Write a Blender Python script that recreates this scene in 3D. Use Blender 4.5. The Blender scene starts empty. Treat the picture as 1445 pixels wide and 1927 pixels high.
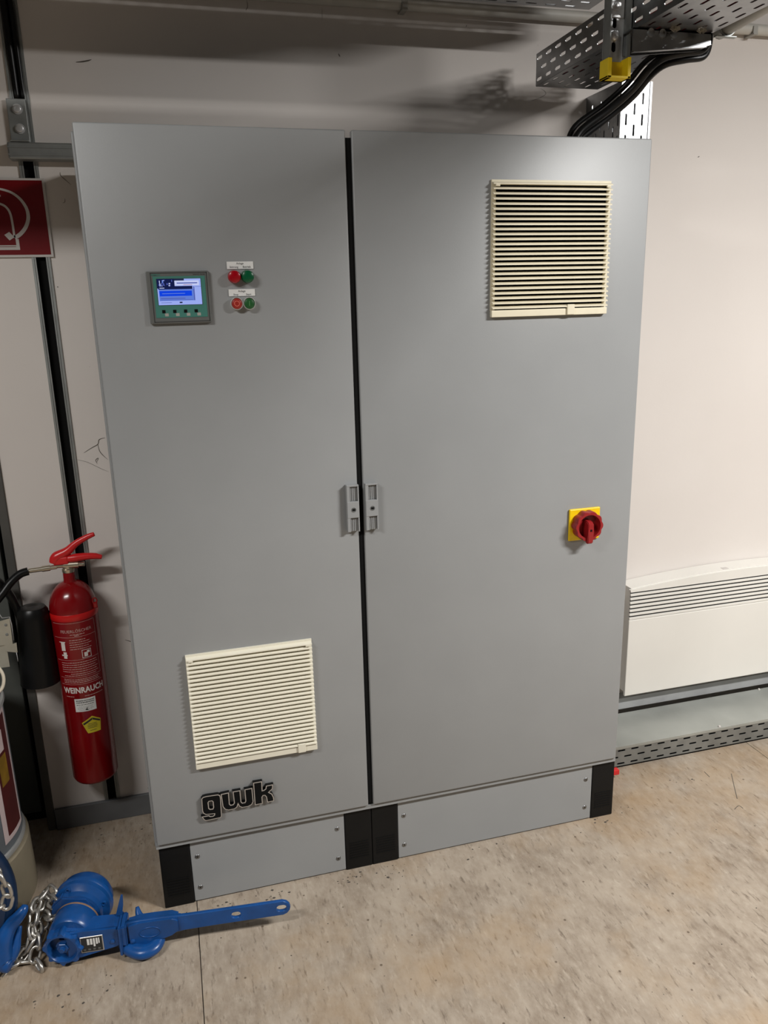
import bpy, bmesh, math, random
from mathutils import Vector, Matrix
random.seed(7)
scene = bpy.context.scene
col = scene.collection

# ------------------------------------------------------------------ camera
IW, IH = 1445, 1927
FPX, YAW, PITCH, ROLL = 1477.2, .2623, -.2646, -.026
CAM = Vector((.1433, -1.9097, 1.6237))
_f = Vector((math.sin(YAW)*math.cos(PITCH), math.cos(YAW)*math.cos(PITCH), math.sin(PITCH)))
_r0 = Vector((math.cos(YAW), -math.sin(YAW), 0)); _u0 = _r0.cross(_f)
_r = math.cos(ROLL)*_r0 + math.sin(ROLL)*_u0
_u = -math.sin(ROLL)*_r0 + math.cos(ROLL)*_u0
cam_data = bpy.data.cameras.new('camera'); cam = bpy.data.objects.new('camera', cam_data); col.objects.link(cam)
cam.matrix_world = Matrix(((_r.x, _u.x, -_f.x, CAM.x), (_r.y, _u.y, -_f.y, CAM.y), (_r.z, _u.z, -_f.z, CAM.z), (0, 0, 0, 1)))
cam_data.sensor_fit = 'VERTICAL'; cam_data.sensor_height = 36; cam_data.lens = FPX/IH*36
cam_data.clip_start = .02
scene.camera = cam

def at(x, y, ax, v):
    """a photo pixel as a point on the plane coordinate[ax] = v"""
    d = _r*((x-IW/2)/FPX) + _u*(-(y-IH/2)/FPX) + _f
    return CAM + d*((v-CAM[ax])/d[ax])

# ------------------------------------------------------------------ world, lamps, exposure
world = bpy.data.worlds.new('world'); scene.world = world; world.use_nodes = True
world.node_tree.nodes['Background'].inputs[0].default_value = (.9, .95, 1, 1)
world.node_tree.nodes['Background'].inputs[1].default_value = .02
scene.view_settings.view_transform = 'Standard'; scene.view_settings.look = 'None'
scene.view_settings.exposure = 0.0; scene.view_settings.gamma = 1; scene.view_settings.use_curve_mapping = False
CEIL = 3.0
LAMPS = [  # x, y, length along x, width, watts, height
    (2.45, -1.75, 1.0, .14, 156, 2.72),
    (-1.45, -1.75, 1.2, .14, 68, 2.93),
]
for i, (x, y, lx, ly, w, lz) in enumerate(LAMPS):
    ld = bpy.data.lights.new('ceiling_tube', 'AREA'); ld.shape = 'RECTANGLE'; ld.size = lx; ld.size_y = ly; ld.energy = w
    ld.color = (1, .985, .965)
    lo = bpy.data.objects.new('ceiling_tube_light', ld); lo.location = (x, y, lz-.035); col.objects.link(lo)

# ------------------------------------------------------------------ materials
def new_mat(name):
    m = bpy.data.materials.new(name); m.use_nodes = True
    nt = m.node_tree; return m, nt, nt.nodes['Principled BSDF']
def mat(name, c, rough=.5, metal=0., var=.08, scale=14., bump=0., bscale=120., c2=None, spec=.5, rvar=0.):
    m, nt, b = new_mat(name)
    b.inputs['Roughness'].default_value = rough; b.inputs['Metallic'].default_value = metal
    b.inputs['Specular IOR Level'].default_value = spec
    tc = nt.nodes.new('ShaderNodeTexCoord')
    n = nt.nodes.new('ShaderNodeTexNoise'); n.inputs['Scale'].default_value = scale; n.inputs['Detail'].default_value = 5
    nt.links.new(tc.outputs['Object'], n.inputs['Vector'])
    mx = nt.nodes.new('ShaderNodeMix'); mx.data_type = 'RGBA'
    a = tuple(max(0, v*(1-var)) for v in c); d = c2 if c2 else tuple(min(1, v*(1+var)) for v in c)
    mx.inputs[6].default_value = (*a, 1); mx.inputs[7].default_value = (*d, 1)
    r = nt.nodes.new('ShaderNodeMapRange'); r.inputs[1].default_value = .3; r.inputs[2].default_value = .7
    nt.links.new(n.outputs['Fac'], r.inputs[0]); nt.links.new(r.outputs[0], mx.inputs[0])
    nt.links.new(mx.outputs[2], b.inputs['Base Color'])
    if rvar:
        rr = nt.nodes.new('ShaderNodeMapRange'); rr.inputs[3].default_value = rough-rvar; rr.inputs[4].default_value = rough+rvar
        nt.links.new(n.outputs['Fac'], rr.inputs[0]); nt.links.new(rr.outputs[0], b.inputs['Roughness'])
    if bump:
        n2 = nt.nodes.new('ShaderNodeTexNoise'); n2.inputs['Scale'].default_value = bscale; n2.inputs['Detail'].default_value = 3
        nt.links.new(tc.outputs['Object'], n2.inputs['Vector'])
        bp = nt.nodes.new('ShaderNodeBump'); bp.inputs['Strength'].default_value = bump; bp.inputs['Distance'].default_value = .002
        nt.links.new(n2.outputs['Fac'], bp.inputs['Height']); nt.links.new(bp.outputs[0], b.inputs['Normal'])
    return m
def emit(name, c, s=1.):
    m, nt, b = new_mat(name)
    b.inputs['Base Color'].default_value = (0, 0, 0, 1); b.inputs['Roughness'].default_value = .3
    b.inputs['Emission Color'].default_value = (*c, 1); b.inputs['Emission Strength'].default_value = s
    return m

def wall_material():
    m, nt, b = new_mat('wall_paint'); L = nt.links.new; N = nt.nodes.new
    b.inputs['Roughness'].default_value = .75; b.inputs['Specular IOR Level'].default_value = .25
    tc = N('ShaderNodeTexCoord')
    n = N('ShaderNodeTexNoise'); n.inputs['Scale'].default_value = 2.2; n.inputs['Detail'].default_value = 4
    L(tc.outputs['Object'], n.inputs['Vector'])
    mx = N('ShaderNodeMix'); mx.data_type = 'RGBA'
    mx.inputs[6].default_value = (.64, .59, .55, 1); mx.inputs[7].default_value = (.71, .665, .625, 1)
    L(n.outputs['Fac'], mx.inputs[0])
    # small scuffs: thresholded stretched noise
    mp = N('ShaderNodeMapping'); mp.inputs['Scale'].default_value = (22, 1, 46); mp.inputs['Rotation'].default_value = (0, .5, 0)
    L(tc.outputs['Object'], mp.inputs['Vector'])
    n2 = N('ShaderNodeTexNoise'); n2.inputs['Scale'].default_value = 1.; n2.inputs['Detail'].default_value = 6; n2.inputs['Roughness'].default_value = .7
    L(mp.outputs[0], n2.inputs['Vector'])
    mr = N('ShaderNodeMapRange'); mr.inputs[1].default_value = .71; mr.inputs[2].default_value = .78; mr.inputs[4].default_value = .55
    L(n2.outputs['Fac'], mr.inputs[0])
    mx2 = N('ShaderNodeMix'); mx2.data_type = 'RGBA'; mx2.inputs[7].default_value = (.22, .18, .15, 1)
    L(mr.outputs[0], mx2.inputs[0]); L(mx.outputs[2], mx2.inputs[6]); L(mx2.outputs[2], b.inputs['Base Color'])
    n3 = N('ShaderNodeTexNoise'); n3.inputs['Scale'].default_value = 45; n3.inputs['Detail'].default_value = 4
    L(tc.outputs['Object'], n3.inputs['Vector'])
    bp = N('ShaderNodeBump'); bp.inputs['Strength'].default_value = .12; bp.inputs['Distance'].default_value = .003
    L(n3.outputs['Fac'], bp.inputs['Height']); L(bp.outputs[0], b.inputs['Normal'])
    return m
def floor_material():
    m, nt, b = new_mat('floor_vinyl'); L = nt.links.new; N = nt.nodes.new
    b.inputs['Roughness'].default_value = .55; b.inputs['Specular IOR Level'].default_value = .3
    tc = N('ShaderNodeTexCoord')
    def noise(scale, detail=4, mscale=(1, 1, 1), rot=0., rough=.55):
        mp = N('ShaderNodeMapping'); mp.inputs['Scale'].default_value = mscale; mp.inputs['Rotation'].default_value = (0, 0, rot)
        L(tc.outputs['Object'], mp.inputs['Vector'])
        n = N('ShaderNodeTexNoise'); n.inputs['Scale'].default_value = scale; n.inputs['Detail'].default_value = detail; n.inputs['Roughness'].default_value = rough
        L(mp.outputs[0], n.inputs['Vector']); return n.outputs['Fac']
    def rng(v, a, c, lo=0., hi=1.):
        r = N('ShaderNodeMapRange'); r.inputs[1].default_value = a; r.inputs[2].default_value = c; r.inputs[3].default_value = lo; r.inputs[4].default_value = hi
        L(v, r.inputs[0]); return r.outputs[0]
    def mix(f, a, c, blend='MIX'):
        x = N('ShaderNodeMix'); x.data_type = 'RGBA'; x.blend_type = blend
        if isinstance(f, float): x.inputs[0].default_value = f
        else: L(f, x.inputs[0])
        for s, v in ((6, a), (7, c)):
            if isinstance(v, tuple): x.inputs[s].default_value = (*v, 1)
            else: L(v, x.inputs[s])
        return x.outputs[2]
    base = mix(rng(noise(4.5, 6, rough=.65), .35, .65), (.215, .168, .124), (.36, .30, .235))
    base = mix(rng(noise(26, 5, (1.6, .7, 1), .3, .7), .35, .7, 0, .7), base, (.42, .36, .29))
    # short marbled dashes running along the sheet
    dash = noise(1., 4, (75, 22, 1), .12, .65)
    base = mix(rng(dash, .56, .72, 0, .5), base, (.49, .425, .345))
    dash2 = noise(1., 4, (85, 20, 1), .2, .65)
    base = mix(rng(dash2, .31, .43, .8, 0), base, (.15, .115, .085))
    # brown orange wear stains
    wear = noise(1.9, 6, (1, 1, 1), 2.0, .62)
    base = mix(rng(wear, .48, .68, 0, .55), base, (.33, .205, .09))
    # dark scuffs and grit
    base = mix(rng(noise(1., 6, (38, 110, 1), -.5, .72), .695, .75, 0, .8), base, (.07, .05, .04))
    vor = N('ShaderNodeTexVoronoi'); vor.inputs['Scale'].default_value = 17; L(tc.outputs['Object'], vor.inputs['Vector'])
    base = mix(rng(vor.outputs['Distance'], .045, .075, .8, 0), base, (.09, .06, .04))
    L(base, b.inputs['Base Color'])
    bp = N('ShaderNodeBump'); bp.inputs['Strength'].default_value = .08; bp.inputs['Distance'].default_value = .002
    L(noise(60, 3), bp.inputs['Height']); L(bp.outputs[0], b.inputs['Normal'])
    return m

M = {}
M['wall'] = wall_material(); M['floor'] = floor_material()
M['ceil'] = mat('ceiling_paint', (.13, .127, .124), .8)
M['farwall'] = mat('plant_room_wall', (.13, .13, .128), .8)
M['joint'] = mat('joint_dirt', (.06, .05, .04), .9)
M['cab'] = mat('cabinet_paint', (.275, .282, .284), .40, var=.03, scale=5, bump=.05, bscale=260)
M['cabdark'] = mat('cabinet_inner', (.012, .012, .012), .8)
M['seal'] = mat('door_edge', (.34, .345, .345), .45)
M['black'] = mat('black_plastic', (.006, .006, .006), .45, bump=.2, bscale=70, rvar=.12, spec=.2)
M['rubber'] = mat('black_rubber', (.004, .004, .004), .36, spec=.3)
M['matblack'] = mat('dull_black', (.004, .004, .004), .85, spec=.15)
M['cream'] = mat('cream_plastic', (.72, .66, .50), .5, var=.05, scale=20)
M['cream_dirty'] = mat('cream_plastic_dusty', (.80, .76, .62), .5, var=.10, scale=24, c2=(.74, .70, .58))
M['galv'] = mat('galvanised_steel', (.28, .285, .29), .33, 1., var=.18, scale=26, bump=.05, rvar=.1)
M['galv_dull'] = mat('dull_galvanised_steel', (.30, .31, .30), .55, .75, var=.15, scale=18, bump=.08)
M['zinc'] = mat('zinc_bolt', (.62, .62, .62), .32, .55)
M['litweb'] = mat('lit_zinc_sheet', (.60, .61, .62), .38, .5, var=.2, scale=40)  # strut web colour raised to stand in for light missing there
M['steel_floor'] = mat('tray_cover_steel', (.40, .41, .38), .5, .45, var=.14, scale=5, bump=.05, rvar=.1)
M['silver'] = mat('silver_line', (.62, .60, .58), .3, .7)
M['yellow'] = mat('yellow_plastic', (.80, .53, .0), .4, var=.05)
M['capyel'] = mat('yellow_cap', (.85, .62, .012), .5, var=.08)
M['redsw'] = mat('red_plastic', (.25, .010, .012), .35, var=.06)
M['redext'] = mat('red_paint', (.21, .002, .004), .2, var=.06, scale=9)
M['redband'] = mat('bright_red_band', (.55, .008, .008), .3, var=.05)
M['redlever'] = mat('red_lever', (.58, .012, .014), .3, var=.05)
M['redcap'] = mat('red_cap', (.62, .02, .02), .4)
M['redsign'] = mat('sign_red', (.16, .0015, .004), .3, var=.05)
M['signwhite'] = mat('sign_white', (.55, .52, .49), .45, var=.05)
M['white'] = mat('white_label', (.74, .74, .72), .5, var=.03)
M['print'] = mat('black_print', (.02, .02, .02), .6)
M['extprint'] = mat('worn_white_print', (.55, .36, .33), .5, var=.15, scale=60)
M['extwhite'] = mat('white_print', (.72, .66, .62), .5, var=.1, scale=60)
M['yelstick'] = mat('yellow_sticker', (.55, .45, .02), .45, var=.05)
M['heater'] = mat('heater_white', (.74, .72, .67), .4, var=.025, scale=4)
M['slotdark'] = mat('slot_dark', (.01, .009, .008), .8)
M['blue'] = mat('blue_paint', (.006, .072, .27), .30, var=.0, scale=17, c2=(.006, .048, .17), bump=.12, bscale=60, rvar=.1)
M['bluedark'] = mat('scuffed_blue_paint', (.005, .020, .055), .4, var=.35, scale=16, bump=.15, bscale=50)
M['bluewear'] = mat('worn_blue_paint', (.22, .13, .08), .55, var=.3, scale=40)
M['chain'] = mat('chain_steel', (.50, .48, .44), .34, .85, var=.15, scale=60, rvar=.08)
M['conduit'] = mat('grey_conduit', (.36, .35, .32), .5, var=.05)
M['conduit_l'] = mat('light_conduit', (.55, .53, .48), .5, var=.06)
M['hmi'] = mat('hmi_grey', (.115, .12, .115), .45, var=.04)
M['hmiteal'] = mat('hmi_teal', (.055, .20, .165), .4, var=.04)
M['hmiedge'] = mat('hmi_groove', (.03, .03, .03), .6)
M['green'] = mat('green_lens', (.0, .085, .03), .25, var=.05)
M['greenbtn'] = mat('green_button', (.01, .09, .02), .35, var=.05)
M['redlens'] = mat('red_lens', (.32, .0, .006), .22, var=.05)
M['redbtn'] = mat('red_button', (.30, .02, .012), .35, var=.05)
M['pinkring'] = mat('pale_red_print', (.70, .16, .12), .4)
M['chrome'] = mat('chrome', (.78, .78, .75), .35, .8)
M['brass'] = mat('nickel_brass', (.55, .50, .40), .28, 1., var=.1)
M['baser'] = mat('lit_skirting_metal', (.33, .335, .34), .5, .2, var=.12, scale=10, bump=.04)  # paler copy of the skirting metal, its lit look put into the colour
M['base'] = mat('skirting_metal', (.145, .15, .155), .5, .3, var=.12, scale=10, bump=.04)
M['doorgrey'] = mat('grey_green_door', (.085, .09, .08), .6, var=.08)
M['frame'] = mat('dark_frame', (.075, .072, .065), .55, var=.1)
M['drum'] = mat('drum_grey', (.13, .145, .16), .42, .2, var=.12, scale=9)
M['drumrim'] = mat('drum_rim', (.33, .33, .32), .4, .3, var=.12)
M['beige'] = mat('beige_board', (.20, .17, .115), .8, var=.12, scale=8)
M['handlewhite'] = mat('pale_handle', (.62, .56, .45), .5)
M['labelpink'] = mat('label_pale', (.45, .36, .35), .5, var=.1)
M['labelred'] = mat('label_dark_red', (.05, .005, .005), .5, var=.2)
M['labelyel'] = mat('label_amber', (.18, .10, .008), .5, var=.3, scale=30)
M['bracket'] = mat('bracket_beige_steel', (.52, .49, .40), .4, .4, var=.1)
M['redcable'] = mat('red_cable', (.50, .02, .02), .5)
M['crack'] = mat('wall_scuff', (.10, .085, .07), .9)
M['lampbody'] = mat('lamp_housing', (.7, .7, .7), .5)
M['lampglass'] = emit('lamp_glass', (1, .97, .92), 6)

# ------------------------------------------------------------------ mesh helpers
def link(name, me, material, parent=None, smooth=False):
    o = bpy.data.objects.new(name, me); col.objects.link(o)
    if material is not None and not me.materials: me.materials.append(M[material] if isinstance(material, str) else material)
    if smooth:
        for p in me.polygons: p.use_smooth = True
    if parent is not None:
        o.parent = parent
        if parent.type == 'EMPTY': o.matrix_parent_inverse = Matrix.Translation(-parent.location)
    return o
def tag(o, label, cat, group=None):
    o['label'] = label; o['category'] = cat
    if group: o['group'] = group
    return o
def thing(name, loc, label, cat, group=None):
    o = bpy.data.objects.new(name, None); col.objects.link(o); o.location = Vector(loc); o.empty_display_size = .05
    return tag(o, label, cat, group)
def struct(o): o['kind'] = 'structure'; return o
def bmnew(): return bmesh.new()
def done(bm, name, material, parent=None, smooth=False, recalc=True):
    if recalc: bmesh.ops.recalc_face_normals(bm, faces=bm.faces)
    me = bpy.data.meshes.new(name); bm.to_mesh(me); bm.free()
    return link(name, me, material, parent, smooth)
def badd(bm, a, b, bev=0., seg=2, mtx=None):
    a, b = Vector(a), Vector(b); lo = Vector(map(min, a, b)); hi = Vector(map(max, a, b))
    vs = [bm.verts.new((x, y, z)) for x in (lo.x, hi.x) for y in (lo.y, hi.y) for z in (lo.z, hi.z)]
    fs = [bm.faces.new([vs[i] for i in q]) for q in ((0, 1, 3, 2), (4, 6, 7, 5), (0, 4, 5, 1), (2, 3, 7, 6), (0, 2, 6, 4), (1, 5, 7, 3))]
    es = list({e for f in fs for e in f.edges}); allv = vs
    if bev:
        r = bmesh.ops.bevel(bm, geom=es, offset=bev, segments=seg, profile=.5, affect='EDGES')
        allv = list({v for f in r['faces'] for v in f.verts} | {v for v in vs if v.is_valid})
    if mtx is not None: bmesh.ops.transform(bm, matrix=mtx, verts=allv)
def box(name, a, b, material, parent=None, bev=.0, seg=2):
    bm = bmnew(); badd(bm, a, b, bev, seg); return done(bm, name, material, parent)
def extrude_poly(bm, pts, vec):
    """closed polygon (3D points) extruded along vec"""
    vec = Vector(vec); a = [bm.verts.new(p) for p in pts]; c = [bm.verts.new(Vector(p)+vec) for p in pts]
    bm.faces.new(a); bm.faces.new(c[::-1]); n = len(pts)
    for i in range(n): bm.faces.new((a[i], c[i], c[(i+1) % n], a[(i+1) % n]))
def prism(name, pts, vec, material, parent=None):
    bm = bmnew(); extrude_poly(bm, pts, vec); return done(bm, name, material, parent)
def lathe(bm, prof, origin, axis=(0, 0, 1), n=32, ref=(1, 0, 0)):
    """profile of (radius, distance along axis)"""
    ax = Vector(axis).normalized(); u = Vector(ref); u = (u-ax*u.dot(ax))
    if u.length < 1e-4: u = Vector((0, 1, 0)); u = u-ax*u.dot(ax)
    u.normalize(); w = ax.cross(u); o = Vector(origin); rings = []
    for r, h in prof:
        if r < 1e-6: rings.append([bm.verts.new(o+ax*h)])
        else: rings.append([bm.verts.new(o+ax*h+(u*math.cos(t)+w*math.sin(t))*r) for t in [2*math.pi*i/n for i in range(n)]])
    for A, B in zip(rings, rings[1:]):
        if len(A) == 1 and len(B) == 1: continue
        for i in range(n):
            j = (i+1) % n
            if len(A) == 1: bm.faces.new((A[0], B[i], B[j]))
            elif len(B) == 1: bm.faces.new((A[i], B[0], A[j]))
            else: bm.faces.new((A[i], B[i], B[j], A[j]))
def lathe_ob(name, prof, origin, axis, material, parent=None, n=32, smooth=True):
    bm = bmnew(); lathe(bm, prof, origin, axis, n); o = done(bm, name, material, parent, smooth)
    if smooth: autosmooth(o)
    return o
def autosmooth(o, ang=40):
    me = o.data; bm = bmnew(); bm.from_mesh(me)
    for e in bm.edges:
        if len(e.link_faces) == 2: e.smooth = e.calc_face_angle(0) < math.radians(ang)
    bm.to_mesh(me); bm.free()
    for p in me.polygons: p.use_smooth = True
    return o
def catmull(pts, n=8, closed=False):
    P = [Vector(p) for p in pts]; out = []; m = len(P)
    for i in range(m if closed else m-1):
        if closed: a, b, c, d = P[(i-1) % m], P[i], P[(i+1) % m], P[(i+2) % m]
        else: a, b, c, d = P[max(i-1, 0)], P[i], P[i+1], P[min(i+2, m-1)]
        for k in range(n):
            t = k/n
            out.append(.5*((2*b)+(c-a)*t+(2*a-5*b+4*c-d)*t*t+(3*b-a-3*c+d)*t**3))
    if not closed: out.append(P[-1])
    return out
def tube(bm, pts, rad, n=10, closed=False, caps=True, flat=None):
    """sweep a circle; rad may be a list; flat=(dir, factor) squashes the section along dir"""
    P = [Vector(p) for p in pts]; m = len(P); R = rad if isinstance(rad, (list, tuple)) else [rad]*m
    T = []
    for i in range(m):
        a = P[(i-1) % m] if closed or i else P[0]; b = P[(i+1) % m] if closed or i < m-1 else P[-1]
        T.append((b-a).normalized())
    u = T[0].orthogonal().normalized(); rings = []
    for i in range(m):
        u = (u-T[i]*u.dot(T[i])).normalized(); w = T[i].cross(u); ring = []
        for k in range(n):
            t = 2*math.pi*k/n; d = (u*math.cos(t)+w*math.sin(t))*R[i]
            if flat: fd = Vector(flat[0]).normalized(); d = d-fd*d.dot(fd)*(1-flat[1])
            ring.append(bm.verts.new(P[i]+d))
        rings.append(ring)
    last = m if closed else m-1
    for i in range(last):
        A, B = rings[i], rings[(i+1) % m]; sh = 0
        if closed and i == m-1:
            sh = min(range(n), key=lambda s: (A[0].co-B[s].co).length)
        for k in range(n): bm.faces.new((A[k], A[(k+1) % n], B[(k+1+sh) % n], B[(k+sh) % n]))
    if caps and not closed: bm.faces.new(rings[0][::-1]); bm.faces.new(rings[-1])
def tube_ob(name, pts, rad, material, parent=None, n=10, closed=False, flat=None):
    bm = bmnew(); tube(bm, pts, rad, n, closed, True, flat); return done(bm, name, material, parent, True)
def lerp_list(vals, m):
    out = []
    for i in range(m):
        t = i/(m-1)*(len(vals)-1); k = min(int(t), len(vals)-2); out.append(vals[k]+(vals[k+1]-vals[k])*(t-k))
    return out
def curve_mesh(loops, extrude=0., offset=0., bevel=0.):
    cu = bpy.data.curves.new('outline', 'CURVE'); cu.dimensions = '2D'; cu.fill_mode = 'BOTH'
    cu.extrude = extrude; cu.offset = offset; cu.bevel_depth = bevel; cu.bevel_resolution = 1
    for lp in loops:
        s = cu.splines.new('POLY'); s.points.add(len(lp)-1); s.use_cyclic_u = True
        for p, q in zip(s.points, lp): p.co = (q[0], q[1], 0, 1)
    o = bpy.data.objects.new('outline', cu); me = bpy.data.meshes.new_from_object(o)
    bpy.data.objects.remove(o); bpy.data.curves.remove(cu); return me
def text_mesh(s, size, align='CENTER', extrude=0., bold=0., space=1., sx=1.):
    cu = bpy.data.curves.new('text', 'FONT'); cu.body = s; cu.size = size; cu.align_x = align; cu.align_y = 'CENTER'
    cu.extrude = extrude; cu.offset = bold; cu.space_character = space; cu.resolution_u = 2
    o = bpy.data.objects.new('text', cu); me = bpy.data.meshes.new_from_object(o)
    bpy.data.objects.remove(o); bpy.data.curves.remove(cu)
    if sx != 1:
        for v in me.vertices: v.co.x *= sx
    return me
def to_front(me, x, y, z):
    """flat xy mesh -> standing in the xz plane, facing -y"""
    me.transform(Matrix.Translation((x, y, z)) @ Matrix.Rotation(math.pi/2, 4, 'X')); return me
def front_text(name, s, size, x, y, z, material, parent, **k):
    me = to_front(text_mesh(s, size, **k), x, y, z); return link(name, me, material, parent)
def join_meshes(name, meshes):
    bm = bmnew()
    for m_ in meshes: bm.from_mesh(m_); bpy.data.meshes.remove(m_)
    me = bpy.data.meshes.new(name); bm.to_mesh(me); bm.free(); return me

def perf_plate(name, org, u, v, L, Hh, rows, pitch, slen, swid, material, parent, start=0., thick=.0015, stag=.5, margin=0.):
    """sheet spanned by org + u*[0,L] + v*[0,Hh] with staggered oblong slots along u; rows = v positions"""
    org, u, v = Vector(org), Vector(u), Vector(v); bm = bmnew()
    P = lambda a, b: bm.verts.new(org+u*a+v*b)
    def quad(a0, b0, a1, b1):
        if a1-a0 > 1e-6 and b1-b0 > 1e-6: bm.faces.new((P(a0, b0), P(a1, b0), P(a1, b1), P(a0, b1)))
    h = swid/2; band = swid*.5+.0015; prev = 0.
    for ri, r in enumerate(rows):
        quad(0, prev, L, r-band)
        prev = r+band; a = start+(pitch*stag if ri % 2 else 0); cur = 0.
        while a-slen/2-.002 < cur: a += pitch
        while a+slen/2+.002 < L-margin:
            c0, c1 = a-slen/2-.002, a+slen/2+.002
            quad(cur, r-band, c0, r+band); cur = c1
            hole = []; outer = []
            cx = slen/2-h
            for k in range(12):
                t = math.pi/2-math.pi*k/5 if k < 6 else -math.pi/2-math.pi*(k-6)/5
                sg = 1 if k < 6 else -1
                hole.append((a+sg*cx+h*math.cos(t), r+h*math.sin(t)))
            outer = [(a+cx, r+band), (c1, r+band), (c1, r+h*.3), (c1, r-h*.3), (c1, r-band), (a+cx, r-band),
                     (a-cx, r-band), (c0, r-band), (c0, r-h*.3), (c0, r+h*.3), (c0, r+band), (a-cx, r+band)]
            hv = [P(*q) for q in hole]; ov = [P(*q) for q in outer]
            for k in range(12): bm.faces.new((hv[k], hv[(k+1) % 12], ov[(k+1) % 12], ov[k]))
            a += pitch
        quad(cur, r-band, L, r+band)
    quad(0, prev, L, Hh)
    bmesh.ops.remove_doubles(bm, verts=bm.verts, dist=1e-5)
    o = done(bm, name, material, parent, recalc=False)
    md = o.modifiers.new('sheet', 'SOLIDIFY'); md.thickness = thick; md.offset = 0
    return o

# ------------------------------------------------------------------ the room
WY = .485
X0, X1, Y0 = -3.2, 5.2, -4.6
CHX0, CHX1 = -.177, -.134      # slot of the wall channel
JX = -.337                     # where the left wall panel ends
wall = bmnew()
badd(wall, (JX, WY, 0), (CHX0, WY+.16, CEIL)); badd(wall, (CHX1, WY, 0), (X1, WY+.16, CEIL)); badd(wall, (CHX0-.001, WY+.06, 0), (CHX1+.001, WY+.16, CEIL))
badd(wall, (X0, WY, 2.25), (JX, WY+.16, CEIL)); badd(wall, (X0, WY, 0), (JX-1.15, WY+.16, 2.26))
wall_back = struct(done(wall, 'wall_back', 'wall'))
struct(box('wall_left', (X0-.1, Y0, 0), (X0, WY+.16, CEIL), 'farwall'))
struct(box('wall_right', (X1, Y0, 0), (X1+.1, WY+.16, CEIL), 'farwall'))
struct(box('wall_front', (X0, Y0-.1, 0), (X1, Y0, CEIL), 'farwall'))
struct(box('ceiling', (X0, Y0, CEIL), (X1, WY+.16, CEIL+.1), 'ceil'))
floor = struct(box('floor', (X0, Y0, -.1), (X1, WY+.3, -.003), 'joint'))
JOINTS = [X0, -1.918, .087, 2.092, 4.097, X1]
for a, b in zip(JOINTS, JOINTS[1:]):
    for y0, y1 in ((Y0, WY+.3),):
        box('floor_sheet', (a+.0012, y0, -.003), (b-.0012, y1, 0), 'floor', floor)
# grit swept against the plinth and a few scratches on the floor
random.seed(11); bm = bmnew()
def grit(x, y, r):
    a0 = random.random()*6.28; n_ = 5
    pts = [(x+r*random.uniform(.5, 1.2)*math.cos(a0+k*6.28/n_)*1.3, y+r*random.uniform(.5, 1.2)*math.sin(a0+k*6.28/n_), .0002) for k in range(n_)]
    top = bm.verts.new((x, y, .0002+r*.35)); vs_ = [bm.verts.new(p) for p in pts]
    for k in range(n_): bm.faces.new((vs_[k], vs_[(k+1) % n_], top))
for cx, cy, n_, sp in ((.02, -.02, 14, .03), (.16, -.03, 26, .035), (.30, -.015, 12, .03), (.52, -.02, 16, .035), (.66, -.03, 16, .03), (1.34, -.01, 12, .03), (1.42, .03, 8, .03), (-.05, .42, 14, .05), (-.15, .36, 12, .07), (-.20, -.20, 14, .05), (.9, -.02, 6, .05), (1.75, .12, 10, .05)):
    for k in range(n_): grit(random.gauss(cx, sp), min(random.gauss(cy, sp*.45), .45), random.choice((.0012, .0018, .0025, .004)))
for k in range(60): grit(random.uniform(-.3, 2.2), random.uniform(-.8, -.05), random.choice((.001, .0013, .002)))
g_ = done(bm, 'floor_grit', 'joint', floor); g_['kind'] = 'stuff'
for pts in ([(1376, 1456), (1381, 1478), (1387, 1503)], [(1382, 1523), (1390, 1516), (1398, 1521)], [(1335, 1462), (1325, 1452)]):
    bm = bmnew(); tube(bm, catmull([Vector(at(x, y, 2, .0004)) for x, y in pts], 4), .0014, 4, flat=((0, 0, 1), .3)); done(bm, 'scratch', 'crack', floor)
# crack and scuff marks in the paint of the back wall
bm = bmnew()
def scratch(pts, w):
    P = [Vector(at(x, y, 1, WY-.0006)) for x, y in pts]
    tube(bm, catmull(P, 3), lerp_list([w*.4, w, w, w*.3], (len(P)-1)*3+1), 4, flat=((0, 1, 0), .25))
scratch([(158, 852), (172, 843), (184, 836), (186, 828), (192, 825), (198, 824)], .0013)
scratch([(184, 836), (187, 848), (193, 856), (203, 865)], .0013)
scratch([(182, 870), (185, 862), (180, 866), (183, 873)], .0009)
scratch([(145, 865), (165, 870), (190, 882), (205, 888)], .0006)
scratch([(143, 117), (155, 116), (166, 114), (172, 112)], .0022)
scratch([(113, 324), (114, 330), (120, 336), (134, 348)], .0009)
scratch([(118, 382), (122, 380), (122, 373)], .0008)
scratch([(464, 0), (466, 12), (462, 20)], .0009); scratch([(606, 15), (606, 38)], .0005); scratch([(637, 101), (640, 107)], .0014)
scratch([(235, 1204), (245, 1207), (252, 1212)], .0013); scratch([(255, 1218), (258, 1224), (262, 1231)], .001)
scratch([(278, 1482), (283, 1488), (290, 1489)], .0016); scratch([(1017, 166), (1027, 174), (1022, 181), (1000, 190)], .0006)
scratch([(108, 539), (109, 541)], .0016); scratch([(1313, 296), (1316, 294)], .0016); scratch([(878, 47), (877, 51)], .001)
s = done(bm, 'paint_scuffs', 'crack', wall_back); s['kind'] = 'stuff'
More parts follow.
